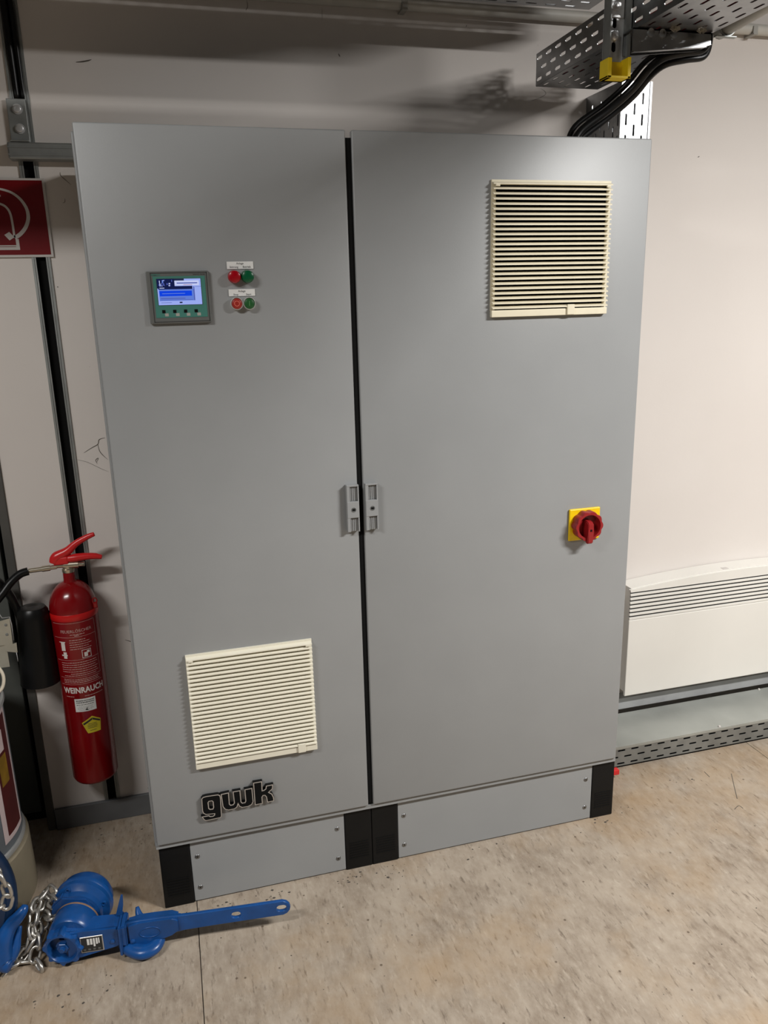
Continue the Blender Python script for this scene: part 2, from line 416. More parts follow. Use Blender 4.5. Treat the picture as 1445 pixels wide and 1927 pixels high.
# channel set into the wall
ch = bmnew()
for a, b in (((CHX0-.002, WY-.004, .07), (CHX0+.005, WY+.03, 2.9)), ((CHX1-.005, WY-.004, .07), (CHX1+.002, WY+.03, 2.9)), ((CHX0+.004, WY+.04, .07), (CHX1-.004, WY+.044, 2.9)),
             ((CHX0+.004, WY-.004, .07), (CHX0+.009, WY-.001, 2.9)), ((CHX1-.009, WY-.004, .07), (CHX1-.004, WY-.001, 2.9))):
    badd(ch, a, b)
t1 = struct(done(ch, 'trim_1', 'galv_dull'))
box('channel_shade_strip', (CHX0+.005, WY+.012, .07), (CHX1-.005, WY+.02, 2.9), 'matblack', t1)  # black strip standing for the shade inside the open channel
# recess with a grey door leaf at the left end of the panel
t2 = struct(box('trim_2', (JX-.022, WY-.006, 0), (JX+.002, WY+.12, 2.25), 'frame', bev=.002))
struct(box('trim_3', (JX-1.16, WY-.006, 2.23), (JX, WY+.12, 2.256), 'frame', bev=.002))
d1 = struct(box('door_1', (JX-1.14, WY+.075, .022), (JX-.05, WY+.115, 2.228), 'doorgrey', bev=.003))
box('threshold', (JX-1.14, WY+.07, 0), (JX-.02, WY+.155, .02), 'matblack', d1)
box('reveal', (JX-.05, WY+.10, 0), (JX-.022, WY+.12, 2.228), 'matblack', d1)
# metal skirting
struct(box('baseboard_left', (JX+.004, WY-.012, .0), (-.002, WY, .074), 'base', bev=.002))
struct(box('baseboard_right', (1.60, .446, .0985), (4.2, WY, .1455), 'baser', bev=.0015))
struct(box('baseboard_behind', (-.002, WY-.012, 0), (1.40, WY, .074), 'base'))

# ceiling lamps, out of view, that light the room
for i, (x, y, lx, ly, w, lz) in enumerate(LAMPS):
    t = thing('ceiling_lamp', (x, y, CEIL), ['ceiling lamp on the heater side of the room', 'ceiling lamp on the extinguisher side of the room'][i], 'lamp', 'ceiling lamps')
    box('housing', (x-lx/2-.04, y-ly/2-.03, lz), (x+lx/2+.04, y+ly/2+.03, lz+.07), 'lampbody', t, .006)
    box('diffuser', (x-lx/2, y-ly/2, lz-.02), (x+lx/2, y+ly/2, lz-.0001), 'lampglass', t, .004)
    for hx in (-.35, .35): tube_ob('hanger_rod', [(x+hx*lx, y, lz+.069), (x+hx*lx, y, CEIL)], .004, 'lampbody', t, 8)

# ------------------------------------------------------------------ control cabinet
cab = thing('control_cabinet', (.693, .2, 0), 'large grey steel control cabinet with two doors on a black-cornered plinth', 'cabinet')
XA, XB, XC = .5873, .6018, 1.3871; ZT, ZB = 2.0, .2179
body = bmnew()
badd(body, (-.007, .022, .2), (.5935, .42, 1.986), .004); badd(body, (.5955, .022, .2), (1.394, .42, 1.986), .004)
done(body, 'body', 'cab', cab)
box('bottom_rail', (-.004, .008, .2015), (1.391, .0225, .2145), 'cab', cab, .001)
# black strip filling the gap between the doors
sl = bmnew(); badd(sl, (XA-.012, .006, ZB+.005), (XB+.012, .0225, ZT-.016)); done(sl, 'door_gap_strip', 'matblack', cab)
def door(x0, x1):
    b = bmnew(); badd(b, (x0, 0, ZB), (x1, .0195, ZT), .0035, 3); return autosmooth(done(b, 'door', 'cab', cab), 50)
doorL, doorR = door(0, XA), door(XB, XC)
# plinth
PD = .02
for a, b in ((.082, .5185), (.6785, 1.319)):
    p = box('plinth_panel', (a+.0012, PD, .004), (b-.0012, PD+.014, .196), 'cab', cab, .0015)
    for sx in (a+.019, b-.0225):
        for sz in (.047, .1475):
            bm = bmnew(); lathe(bm, [(0, .0022), (.0052, .0022), (.0066, .0012), (.0070, 0)], (sx, PD, sz), (0, -1, 0), 16)
            sc = done(bm, 'screw', 'galv', p, True)
            # socket
            bm = bmnew(); badd(bm, (sx-.0016, PD-.0026, sz-.0016), (sx+.0016, PD-.0018, sz+.0016)); me = bpy.data.meshes.new('s'); bm.to_mesh(me); bm.free()
            o = link('screw_socket', me, 'matblack', p)
for a, b in ((.001, .082), (.5185, .5985), (.5995, .6785), (1.319, 1.397)):
    bm = bmnew(); badd(bm, (a, PD-.001, 0), (b, .38, .197), .003)
    for k in range(7): badd(bm, (a+.012, PD-.0026, .036+k*.0085), (b-.010, PD-.0005, .0385+k*.0085))
    done(bm, 'plinth_corner', 'black', cab)
box('plinth_core', (.02, PD+.016, .002), (1.38, .37, .199), 'matblack', cab)

def grille(x, z, s, latch, material):
    g = bmnew(); t = .011
    y1, y0 = 0, -.005
    badd(g, (x, y0, z-s+.0165), (x+t, y1, z-.0118)); badd(g, (x+s-t, y0, z-s+.0165), (x+s, y1, z-.0118)); badd(g, (x, y0-.0006, z-.012), (x+s, y1, z)); badd(g, (x, -.013, z-s), (x+s, y1, z-s+.017), .0015)
    g = done(g, 'filter_grille', material, cab)
    box('filter_mat', (x+t, -.0012, z-s+.01), (x+s-t, -.0002, z-.01), 'matblack', g)
    n = 26; p = (s-.020)/n
    prof = [(-.0165, 0), (-.0165, .0030), (-.0148, .0038), (-.0035, .0074), (-.0035, .0042), (-.0148, .0003)]
    bm = bmnew(); extrude_poly(bm, [(x+.001, a, c) for a, c in prof], (s-.002, 0, 0)); bmesh.ops.recalc_face_normals(bm, faces=bm.faces)
    me = bpy.data.meshes.new('slat'); bm.to_mesh(me); bm.free()
    for k in range(n):
        o = link('slat', me, material, g); o.location.z = z-s+.020+k*p
    lx = x+s*latch
    box('latch', (lx, -.0178, z-s+.001), (lx+.021, -.012, z-s+.027), material, g, .0015)
    for ex in (x+.006, x+s-.018):
        box('hinge_pin', (ex, -.017, z-.0165), (ex+.012, -.013, z-.0095), material, g, .0015)
    return g
grille(.9471, 1.8978, .3255, .64, 'cream')
grille(.1211, .7615, .3255, .835, 'cream_dirty')

# operator panel with a lit screen
op = box('operator_panel', (.1185, -.009, 1.582), (.2555, 0, 1.6965), 'hmi', cab, .002)
op['label'] = 'grey operator panel with lit blue screen and teal keypad'
YP = -.0092
for a, b in (((.1275, YP-.0004, 1.5855), (.1290, YP+.0002, 1.6935)), ((.2500, YP-.0004, 1.5855), (.2515, YP+.0002, 1.6935)), ((.1275, YP-.0004, 1.5855), (.2515, YP+.0002, 1.5870)), ((.1275, YP-.0004, 1.6920), (.2515, YP+.0002, 1.6935))):
    box('groove', a, b, 'hmiedge', op)
box('keypad', (.1325, YP-.0006, 1.5955), (.2465, YP+.0002, 1.6855), 'hmiteal', op)
front_text('maker_mark', 'SIEMENS', .0055, .1395, YP-.0004, 1.6886, 'hmiteal', op, bold=.0001)
front_text('maker_mark', 'SIMATIC PANEL', .0040, .2345, YP-.0004, 1.6886, 'hmiedge', op)
YS = YP-.0008
box('screen_rim', (.1395, YS-.0002, 1.6225), (.2375, YS+.0004, 1.6805), 'hmiedge', op)
E_ = dict(pale=emit('screen_pale', (.36, .46, .98), .85), mid=emit('screen_mid', (.16, .28, .90), .7), blue=emit('screen_blue', (.0, .065, .95), .75), navy=emit('screen_navy', (.004, .012, .10), .6),
          dark=emit('screen_dark', (.02, .03, .10), .6), white=emit('screen_white', (.62, .68, 1.), .85), line=emit('screen_line', (.10, .14, .55), .7), rose=emit('screen_rose', (.55, .25, .45), .7))
def scr(u0, v0, u1, v1, c, lift):
    x0, z1, w, h = .1405, 1.6798, .0960, .0565
    box('screen' if lift == 0 else 'screen_field', (x0+w*u0, YS-.0004-.0002*lift, z1-h*v1), (x0+w*u1, YS-.0002-.0002*lift, z1-h*v0), E_[c], op)
scr(0, 0, 1, 1, 'pale', 0)
scr(0, 0, .40, .36, 'navy', 1); scr(.40, 0, .62, .07, 'dark', 1)
random.seed(3)
for k in range(16):
    u = .02+random.random()*.34; v = .03+random.random()*.22
    scr(u, v, u+.012+random.random()*.022, v+.03+random.random()*.08, random.choice(['mid', 'white', 'line']), 2)
scr(.40, .07, .96, .26, 'white', 1); scr(.45, .145, .92, .185, 'line', 2); scr(.60, .225, .80, .245, 'rose', 2)
scr(.02, .28, .80, .40, 'navy', 3); scr(.03, .40, .84, .84, 'mid', 2); scr(.05, .335, .16, .36, 'white', 4)
scr(.04, .46, .78, .66, 'blue', 3); scr(.10, .55, .62, .575, 'mid', 4); scr(.06, .735, .62, .765, 'line', 3); scr(.05, .80, .80, .815, 'line', 3)
scr(.82, .30, .845, .84, 'line', 3); scr(.48, .885, .545, .94, 'dark', 3); scr(.06, .905, .30, .92, 'line', 3); scr(.86, .30, 1., .312, 'line', 3)
for kx in (.150, .174, .198, .2215):
    box('key', (kx-.0036, YP-.0011, 1.6055), (kx+.0036, YP-.0004, 1.6125), 'matblack', op)
    box('key_symbol', (kx+.002, YP-.0009, 1.5985), (kx+.010, YP-.0004, 1.6050), 'conduit', op)
# name plates and lamps / push buttons
def plate(z0, z1, texts):
    p = box('name_plate', (.2985, -.0022, z0), (.3588, 0, z1), 'white', cab, .0004)
    for s, x, z, sz in texts: front_text('lettering', s, sz, x, -.00235, z, 'print', p, bold=.00006)
plate(1.699, 1.7155, [('Anlage', .3285, 1.7112, .0062), ('Störung', .3142, 1.7035, .0062), ('Betrieb', .3435, 1.7035, .0062)])
plate(1.639, 1.6545, [('Anlage', .3285, 1.6500, .0062), ('Stop', .3145, 1.6425, .0062), ('Start', .3435, 1.6425, .0062)])
for x, z, m_ in ((.3133, 1.682, 'redlens'), (.3433, 1.682, 'green')):
    lathe_ob('signal_lamp', [(0.0145, 0), (.0147, .007), (.0142, .0075), (.0142, .015), (.0125, .0185), (.008, .0205), (0, .021)], (x, 0, z), (0, -1, 0), m_, cab, 28)
for x, z, m_, sym in ((.3145, 1.6225, 'redbtn', 'o'), (.3432, 1.6222, 'greenbtn', 'i')):
    b = lathe_ob('push_button', [(.0142, 0), (.0146, .006), (.0146, .011), (.0140, .0130), (.0128, .0132), (.0122, .0105)], (x, 0, z), (0, -1, 0), 'chrome', cab, 28)
    lathe_ob('button_cap', [(.0122, .0085), (.0120, .0110), (.0110, .0118), (0, .0118)], (x, 0, z), (0, -1, 0), m_, b, 28)
    if sym == 'o':
        bm = bmnew(); lathe(bm, [(.0050, .0117), (.0050, .0122), (.0063, .0122), (.0063, .0117)], (x, 0, z), (0, -1, 0), 28); done(bm, 'symbol', 'pinkring', b)
    else: box('symbol', (x-.0006, -.0122, z-.0055), (x+.0006, -.0115, z+.0055), mat('pale_green_print', (.12, .30, .12), .5), b)
# lock handles
for dr, x0, x1 in ((doorL, .5545, .5865), (doorR, .6035, .6365)):
    z0, z1 = 1.047, 1.1705; y0, y1 = -.017, 0
    bm = bmnew(); xm0, xm1 = x0+.0085, x1-.0035
    badd(bm, (x0, -.010, z0), (x1, y1, z1), .0015); badd(bm, (x0, y0, z0), (xm0, -.009, z1), .0012); badd(bm, (xm1, y0, z0), (x1, -.009, z1), .0008)
    badd(bm, (x0+.0004, y0-.0009, z0+.0375), (x1-.0004, -.009, z1-.043), .001); badd(bm, (x0+.0004, y0-.0005, z1-.004), (x1-.0004, -.009, z1+.0004), .0008)
    hd = done(bm, 'lock_handle', 'cab', dr)
    for zz0, zz1 in ((z0+.001, z0+.036), (z1-.041, z1-.005)):
        for k in range(4):
            xx = xm0+.003+k*(xm1-xm0-.006)/3.; badd_b = bmnew()
            badd(badd_b, (xx-.0012, -.0118, zz0), (xx+.0012, -.0098, zz1)); done(badd_b, 'grip_rib', 'cab', dr)
    xc, zc = (x0+.002+x1)/2, z0+.059
    lathe_ob('key_cylinder', [(.0062, .0170), (.0060, .0190), (.0052, .0188), (.0050, .0182), (0, .0182)], (xc, 0, zc), (0, -1, 0), 'hmi', dr, 20)
    box('key_slot', (xc-.0036, -.0188, zc-.0026), (xc+.0036, -.0180, zc+.0026), 'matblack', dr)
# main switch
ms = box('main_switch', (1.190, -.0075, .952), (1.2855, 0, 1.0445), 'yellow', cab, .003)
ms['label'] = 'red rotary main switch on a square yellow plate'
KX, KZ = 1.2378, .9985
def lobed(r0, amp, n, m_=96): return [(r0+amp*abs(math.cos(n*t/2))**1.4*1., t) for t in [2*math.pi*i/m_ for i in range(m_)]]
bm = bmnew(); out = lobed(.0395, .0036, 10); rings = []
for k, (yy, sc) in enumerate(((-.0075, .98), (-.012, 1.), (-.034, 1.), (-.0365, .97))):
    rings.append([bm.verts.new((KX+r*sc*math.cos(t), yy, KZ+r*sc*math.sin(t))) for r, t in out])
rings.append([bm.verts.new((KX+.0335*math.cos(t), -.0365, KZ+.0335*math.sin(t))) for r, t in out])
rings.append([bm.verts.new((KX+.031*math.cos(t), -.014, KZ+.031*math.sin(t))) for r, t in out])
for A, B in zip(rings, rings[1:]):
    for i in range(96): bm.faces.new((A[i], A[(i+1) % 96], B[(i+1) % 96], B[i]))
bm.faces.new(rings[-1])
autosmooth(done(bm, 'rotary_knob', 'redsw', ms, True), 35)
bm = bmnew(); prof = [(-.014, .016), (-.035, .015), (-.044, .009), (-.045, -.012), (-.043, -.047), (-.034, -.050), (-.014, -.030)]
extrude_poly(bm, [(KX-.0085, a, KZ+b) for a, b in prof], (.017, 0, 0)); bmesh.ops.bevel(bm, geom=list(bm.edges), offset=.002, segments=2, affect='EDGES')
done(bm, 'grip_bar', 'redsw', ms)
box('padlock_hole', (KX-.003, -.0456, KZ-.012), (KX+.003, -.0443, KZ-.006), 'matblack', ms, .0005)
# raised emblem: three letters
def E2(x, y):  # emblem crop pixel -> door x,z
    p = at(340+x/7.225, 1440+y/7.225, 1, -.011); return (p.x, p.z)
g_out = [(285, 462), (305, 440), (345, 428), (500, 405), (530, 412), (540, 440), (556, 690), (545, 712), (345, 755), (320, 745), (292, 706), (385, 688), (400, 700), (440, 695), (460, 682), (462, 660), (345, 672), (310, 655), (296, 620)]
g_in = [(372, 510), (385, 492), (425, 485), (440, 498), (448, 575), (437, 598), (400, 603), (382, 590)]
w_out = [(550, 400), (650, 378), (662, 530), (680, 547), (715, 538), (730, 515), (712, 365), (805, 348), (820, 500), (838, 518), (875, 510), (885, 490), (872, 335), (968, 316), (985, 495), (965, 535), (915, 562), (835, 575), (800, 560), (780, 525), (765, 570), (730, 595), (650, 610), (605, 600), (575, 565)]
k_out = [(990, 245), (1100, 225), (1108, 350), (1130, 345), (1158, 325), (1165, 285), (1250, 268), (1248, 320), (1195, 370), (1240, 395), (1262, 440), (1268, 485), (1180, 503), (1165, 430), (1145, 410), (1120, 412), (1105, 435), (1112, 520), (1012, 540)]
em = None
for name, loops in (('letter_g', [g_out, g_in]), ('letter_w', [w_out]), ('letter_k', [k_out])):
    lp = [[E2(*q) for q in l] for l in loops]
    def place(me, y): me.transform(Matrix.Translation((0, y, 0)) @ Matrix.Rotation(math.pi/2, 4, 'X')); return me
    if em is None:
        em = link('emblem', place(curve_mesh(lp, .005, .0018), -.005), 'black', cab); em['label'] = 'raised black gwk emblem with silver outline'
        e_first = em
    else: link(name, place(curve_mesh(lp, .005, .0018), -.005), 'black', em)
    link('silver_outline', place(curve_mesh(lp, .0003, .0010), -.0103), 'silver', em)
    link('letter_face', place(curve_mesh(lp, .0004, -.0014), -.0106), 'matblack', em)

# ------------------------------------------------------------------ convector heater
HX0, HX1, HY = 1.668, 2.62, .40
ht = thing('convector_heater', ((HX0+HX1)/2, WY, .18), 'white convector heater with black grille slots on the wall', 'heater')
HC = (HX0+HX1)/2; HW = (HX1-HX0)/2
def ztop(x): return .598+.026*(1-((x-HC)/HW)**2)
bm = bmnew(); n = 24; xs = [HX0+(HX1-HX0)*i/n for i in range(n+1)]
extrude_poly(bm, [(HX0+.006, .408, .190)]+[(HX1-.006, .408, .190)]+[(x if 0 < i < n else x+(.006 if i == 0 else -.006), .408, ztop(x)+.004) for i, x in list(enumerate(xs))[::-1]], (0, WY-.408-.004, 0))
done(bm, 'casing', 'heater', ht)
box('front_panel', (HX0, HY, .179), (HX1, .412, .482), 'heater', ht, .003)
bm = bmnew(); extrude_poly(bm, [(HX0+.002, HY+.001, .589), (HX1-.002, HY+.001, .589)]+[(x, HY+.001, ztop(x)) for x in xs[::-1]], (0, .012, 0)); done(bm, 'top_panel', 'heater', ht)
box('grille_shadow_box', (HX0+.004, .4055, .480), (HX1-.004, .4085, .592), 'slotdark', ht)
bm = bmnew(); badd(bm, (HX0+.001, HY, 0), (HX1-.001, .406, .0088), .001); bmesh.ops.recalc_face_normals(bm, faces=bm.faces)
me = bpy.data.meshes.new('slat'); bm.to_mesh(me); bm.free()
for k in range(7):
    o = link('slat', me, 'heater', ht); o.location.z = .4835+k*.01515
lathe_ob('wall_mount', [(0, 0), (.01, 0), (.01, .05)], (HC, .44, .30), (0, 1, 0), 'galv', ht, 12)
box('sticker', (2.062, .395+.016, ztop(2.06)+.003), (2.085, .43, ztop(2.06)+.0052), 'signwhite', ht)

# ------------------------------------------------------------------ cable trays
def tray(root, org, u, v, w, L, width, height, mat_, start=0.):
    """channel: bottom spanned by u (length) and v (width); sides rise along w"""
    org, u, v, w = map(Vector, (org, u, v, w)); nrow = max(2, round(width/.027)-1)
    rows = [width*(i+.5)/nrow for i in range(nrow)]; srows = [.015, .042, .0695]
    perf_plate('bottom_plate', org, u, v, L, width, rows, .0575, .032, .0075, mat_, root, start+.01)
    perf_plate('side_plate', org, u, w, L, height, srows, .0560, .031, .0085, mat_, root, start)
    perf_plate('side_plate', org+v*width, u, w, L, height, srows, .0560, .031, .0085, mat_, root, start)
# tray over the cabinet running out from the wall
TY = .398; TZ = 2.208; TX = 1.252
tr = thing('cable_tray', (TX+.1, -.2, TZ), 'perforated steel cable tray running out from the wall above the cabinet', 'cable tray')
tray(tr, (TX, TY, TZ), (0, -1, 0), (1, 0, 0), (0, 0, 1), 2.0, .2, .084, 'galv', .021)
bm = bmnew()
for k in range(5):
    pts = [(TX+.03+.03*k+random.uniform(-.008, .008), TY-.08-i*.2, TZ+.012+.006*(k % 2)+random.uniform(0, .004)) for i in range(10)]
    o = tube_ob('power_cable', catmull(pts, 4), .007 if k % 2 else .0095, 'rubber' if k % 2 else 'redcable', None, 8)
    tag(o, ['red cable lying in the steel tray next to the hanging strut', 'thin black cable lying in the perforated tray above the cabinet', 'red cable in the middle of the perforated tray', 'black cable between two red cables in the perforated tray', 'red cable lying along the conduit side of the tray'][k], 'cable', 'cables in the tray above the cabinet')
bm.free()
# upper tray along the wall
ut = thing('cable_tray', (.3, .2, 2.381), 'perforated steel cable tray running along the wall above the conduit', 'cable tray')
tray(ut, (1.36, .30, 2.381), (-1, 0, 0), (0, -1, 0), (0, 0, 1), 3.2, .2, .06+.024, 'galv')
for bx in (-1.5, -.6, .5): tube_ob('hanger_rod', [(bx, .20, 2.382), (bx, .20, CEIL)], .005, 'galv_dull', ut, 8)
# two added trays out of view, placed to cast shadow bands on the wall
for ty0, ty1, tz, tx1, lab in ((-.26, -.03, 2.40, 1.17, 'added unseen steel cable tray beside the wall tray, casting a shadow band'), (-.70, -.48, 2.38, -.10, 'added unseen steel cable tray farthest from the wall, casting a shadow band')):
    o_ = thing('cable_tray', (-.8, (ty0+ty1)/2, tz), lab, 'cable tray')
    box('bottom_plate', (-3.1, ty0, tz), (tx1, ty1, tz+.002), 'galv_dull', o_); box('side_plate', (-3.1, ty0, tz), (tx1, ty0+.002, tz+.084), 'galv_dull', o_); box('side_plate', (-3.1, ty1-.002, tz), (tx1, ty1, tz+.084), 'galv_dull', o_)
    for hx in (-2.2, -.6): tube_ob('hanger_rod', [(hx, (ty0+ty1)/2, tz+.001), (hx, (ty0+ty1)/2, CEIL)], .005, 'galv_dull', o_, 8)
# riser beside the cabinet
rs = thing('cable_riser', (1.51, .385, 0), 'upright perforated cable tray rising beside the cabinet', 'cable tray')
perf_plate('side_plate', (1.4645, .285, .0885), (0, 0, 1), (1, 0, 0), 2.1165, .0885, [.0175, .0435, .0695], .0560, .031, .0060, 'galv', rs, .0)
perf_plate('bottom_plate', (1.4645, .285, .0885), (0, 0, 1), (0, 1, 0), 2.1165, .198, [.0125+.0247*i for i in range(8)], .0560, .031, .0060, 'galv', rs, .0)
perf_plate('side_plate', (1.4645, .4825, .0885), (0, 0, 1), (1, 0, 0), 2.1165, .0885, [.0175, .0435, .0695], .0560, .031, .0060, 'galv', rs, .0)
box('added_cover_plate', (1.5535, .2835, .0885), (1.5550, .4825, 2.205), 'galv', rs)  # added to shut light out, so the riser slots look dark
box('edge_lip', (1.5540, .2820, .0885), (1.5610, .2834, 2.205), 'galv', rs)
# floor tray with a solid lid
ft = thing('cable_duct', (2.4, .33, 0), 'low steel cable duct with smooth lid and slotted front on the floor', 'cable duct')
FY, FZ0, FZ1 = .237, .010, .088
perf_plate('front_plate', (1.43, FY, FZ0), (1, 0, 0), (0, 0, 1), 2.732, FZ1-FZ0-.002, [.0095, .0355, .0605], .0530, .030, .0065, 'galv_dull', ft, .026)
lid = bmnew(); badd(lid, (1.43, FY-.001, FZ1-.0025), (4.16, .437, FZ1)); badd(lid, (1.43, FY-.003, FZ1-.010), (4.16, FY-.001, FZ1)); done(lid, 'lid', 'steel_floor', ft)
box('back_plate', (1.43, .435, FZ0), (4.16, .4365, FZ1-.003), 'galv_dull', ft)
box('shadow_gap_block', (1.43, FY+.006, 0), (4.16, .43, FZ0), 'matblack', ft)  # black block standing in for the shadow gap under the duct
box('slot_backing', (1.43, FY+.012, FZ0), (4.16, FY+.016, FZ1-.003), 'matblack', ft)  # black sheet behind the front slots
for px_, py_ in ((1355, 1369), (1428, 1298)):
    p = at(px_, py_, 2, FZ1); p.y = max(p.y, FY+.004)
    lathe_ob('lid_clip', [(.0045, 0), (.0045, .004), (.003, .0055), (0, .0055)], (p.x, p.y, FZ1), (0, 0, 1), 'signwhite', ft, 12)
rc = bmnew(); badd(rc, (1.40, .180, .018), (1.522, .200, .036), .002); tag(done(rc, 'cable_end_cap', 'redcap'), 'small red plastic plug sticking out beside the plinth corner', 'plug')

# hanging strut with a bracket arm
SX0, SX1, SYF, SYB = 1.1955, 1.2495, -.100, -.070
hs = thing('hanging_strut', ((SX0+SX1)/2, SYB, CEIL), 'slotted hanging steel strut with yellow end cap and bracket arm', 'strut')
bm = bmnew(); zb = 2.130
badd(bm, (SX0, SYF, zb), (SX0+.003, SYB, CEIL)); badd(bm, (SX1-.003, SYF, zb), (SX1, SYB, CEIL)); done(bm, 'flange', 'galv_dull', hs)
perf_plate('web', (SX0, SYB, zb), (0, 0, 1), (1, 0, 0), CEIL-zb, SX1-SX0, [(SX1-SX0)/2], .05, .022, .011, 'litweb', hs, .0, .003)
box('backing', (SX0+.003, SYB+.002, zb), (SX1-.003, SYB+.006, CEIL), 'matblack', hs)
bm = bmnew(); zc0, zc1 = 2.107, 2.152
badd(bm, (SX0-.004, SYF-.004, zc0), (SX0+.006, SYB+.004, zc1-.003), .001); badd(bm, (SX1-.006, SYF-.004, zc0), (SX1+.002, SYB+.004, zc1), .001)
badd(bm, (SX0, SYB-.006, zc0), (SX1, SYB+.004, zc1-.004), .001); badd(bm, (SX0-.004, SYF-.004, zc0), (SX1+.002, SYB+.004, zc0+.005), .001)
done(bm, 'end_cap', 'capyel', hs)
lathe_ob('bolt', [(.0115, 0), (.0115, .004), (.010, .008), (.006, .0105), (0, .0115)], ((SX0+SX1)/2-.001, SYB-.001, 2.2015), (0, -1, 0), 'zinc', hs, 20)
lathe_ob('bolt', [(.010, 0), (.010, .005), (.006, .006), (.005, .011), (0, .012)], ((SX0+SX1)/2, SYB-.003, 2.262), (0, -1, 0), 'zinc', hs, 6)
box('washer', ((SX0+SX1)/2-.019, SYB-.006, 2.240), ((SX0+SX1)/2+.021, SYB-.002, 2.290), 'zinc', hs, .001)
# arm: tapered channel
bm = bmnew(); ya0, ya1 = -.125, -.085
for yy in (ya0,):
    extrude_poly(bm, [(SX1-.01, yy, TZ-.002), (1.449, yy, TZ-.002), (1.449, yy, TZ-.026), (1.43, yy, TZ-.031), (SX1-.01, yy, TZ-.050)], (0, .003, 0))
extrude_poly(bm, [(SX1-.01, ya1, TZ-.002), (1.449, ya1, TZ-.002), (1.449, ya1, TZ-.026), (1.43, ya1, TZ-.031), (SX1-.01, ya1, TZ-.050)], (0, .003, 0))
badd(bm, (SX1-.01, ya0, TZ-.005), (1.449, ya1, TZ-.002)); badd(bm, (1.446, ya0, TZ-.026), (1.449, ya1, TZ-.002))
extrude_poly(bm, [(SX1-.01, ya0-.006, TZ-.050), (1.43, ya0-.006, TZ-.031), (1.43, ya0-.006, TZ-.034), (SX1-.01, ya0-.006, TZ-.053)], (0, .012, 0))
done(bm, 'bracket_arm', 'galv', hs)
for k, bx in enumerate((1.285, 1.315, 1.345)):
    lathe_ob('rivet_bump', [(.010, 0), (.009, .002), (.005, .0035), (0, .004)], (bx, ya0, TZ-.010), (0, -1, 0), 'galv', hs, 14)
for wx, wy_ in ((1.335, -.135), (1.405, -.135)):
    bm = bmnew(); lathe(bm, [(.005, 0), (.005, .006), (0, .006)], (wx, wy_-.01, TZ-.0005), (0, 0, -1), 10)
    for s_ in (-1, 1): badd(bm, (0, -.0012, 0), (s_*.012, .0012, .012), mtx=Matrix.Translation((wx+s_*.003, wy_-.01, TZ-.012)) @ Matrix.Rotation(-s_*.5, 4, 'Y'))
    done(bm, 'wing_nut', 'brass', hs)
# conduits
cd = thing('conduit', (1.0, .455, 2.414), 'light grey conduit clipped along the wall above the cabinet', 'conduit')
tube_ob('pipe', [(-1.5+i*.55, .462, 2.415) for i in range(10)], .0155, 'conduit_l', cd, 16)
for cx in (-.9, -.1, .872, 2.02, 2.9):
    bm = bmnew(); badd(bm, (cx-.008, .440, 2.395), (cx+.008, WY, 2.400), .001); badd(bm, (cx-.008, .442, 2.396), (cx+.008, .4455, 2.420), .001); done(bm, 'clip', 'conduit', cd)
cd2 = thing('conduit', (1.478, -.6, 2.21), 'grey conduit running outward beside the cable tray', 'conduit')
tube_ob('pipe', [(1.489, -.095-.2*i, 2.222+.011*min(i, 2)) for i in range(8)], .020, 'conduit', cd2, 16)
bm = bmnew(); tube(bm, catmull([(1.489+.0218*math.cos(t), -.125, 2.2236+.0218*math.sin(t)) for t in [i*math.pi/6 for i in range(12)]], 2, True), .0026, 6, True); badd(bm, (1.456, -.131, 2.198), (1.512, -.119, 2.2012), .0008)
done(bm, 'clamp', 'galv_dull', cd2)
# thick black cables leaving the cabinet top
pts = [(1.21, .10, 1.992), at(1090, 247, 1, .10), at(1142, 208, 1, .085), at(1185, 170, 1, .06), at(1217, 132, 1, .02), at(1246, 110, 1, -.03), at(1285, 101, 1, -.05), at(1318, 94, 1, -.055), (1.488, -.045, 2.235), (1.486, -.04, 2.29), (1.455, -.04, 2.318), (1.41, -.05, 2.30), (1.385, -.12, 2.255)]
cb = thing('cable_bundle', (1.21, .10, 1.99), 'thick black cables bending from the cabinet top up to the tray', 'cable')
for k, (dx, dz, r) in enumerate(((0, 0, .0105), (.012, -.012, .0085), (-.006, .014, .0075))):
    P_ = [Vector(p)+Vector((dx, .012*(k-1), dz if i else 0)) for i, p in enumerate(pts)]
    tube_ob('cable', catmull(P_, 6), r, 'rubber', cb, 10)

# ------------------------------------------------------------------ strut bar and plate on the left wall
bar = bmnew(); badd(bar, (-.196, WY-.041, 1.995), (1.20, WY-.001, 2.036), .004)
badd(bar, (-.196, WY-.0425, 2.004), (1.2, WY-.040, 2.0075)); badd(bar, (-.196, WY-.0425, 2.022), (1.2, WY-.040, 2.0255))
tag(done(bar, 'mounting_rail', 'galv_dull'), 'horizontal galvanised mounting rail on the wall behind the cabinet', 'rail')
cp = thing('connector_plate', (-.164, WY, 2.04), 'bolted steel connector plate above the mounting rail', 'plate')
bm = bmnew(); badd(bm, (-.188, WY-.012, 2.040), (-.142, WY-.006, 2.143), .0015); badd(bm, (-.188, WY-.040, 2.037), (-.142, WY-.006, 2.0405), .001); done(bm, 'plate', 'galv_dull', cp)
for z in (2.118, 2.072):
    lathe_ob('bolt', [(.0125, 0), (.0125, .002), (.009, .0022), (.009, .008), (.007, .009), (0, .009)], (-.163, WY-.012, z), (0, -1, 0), 'zinc', cp, 18)
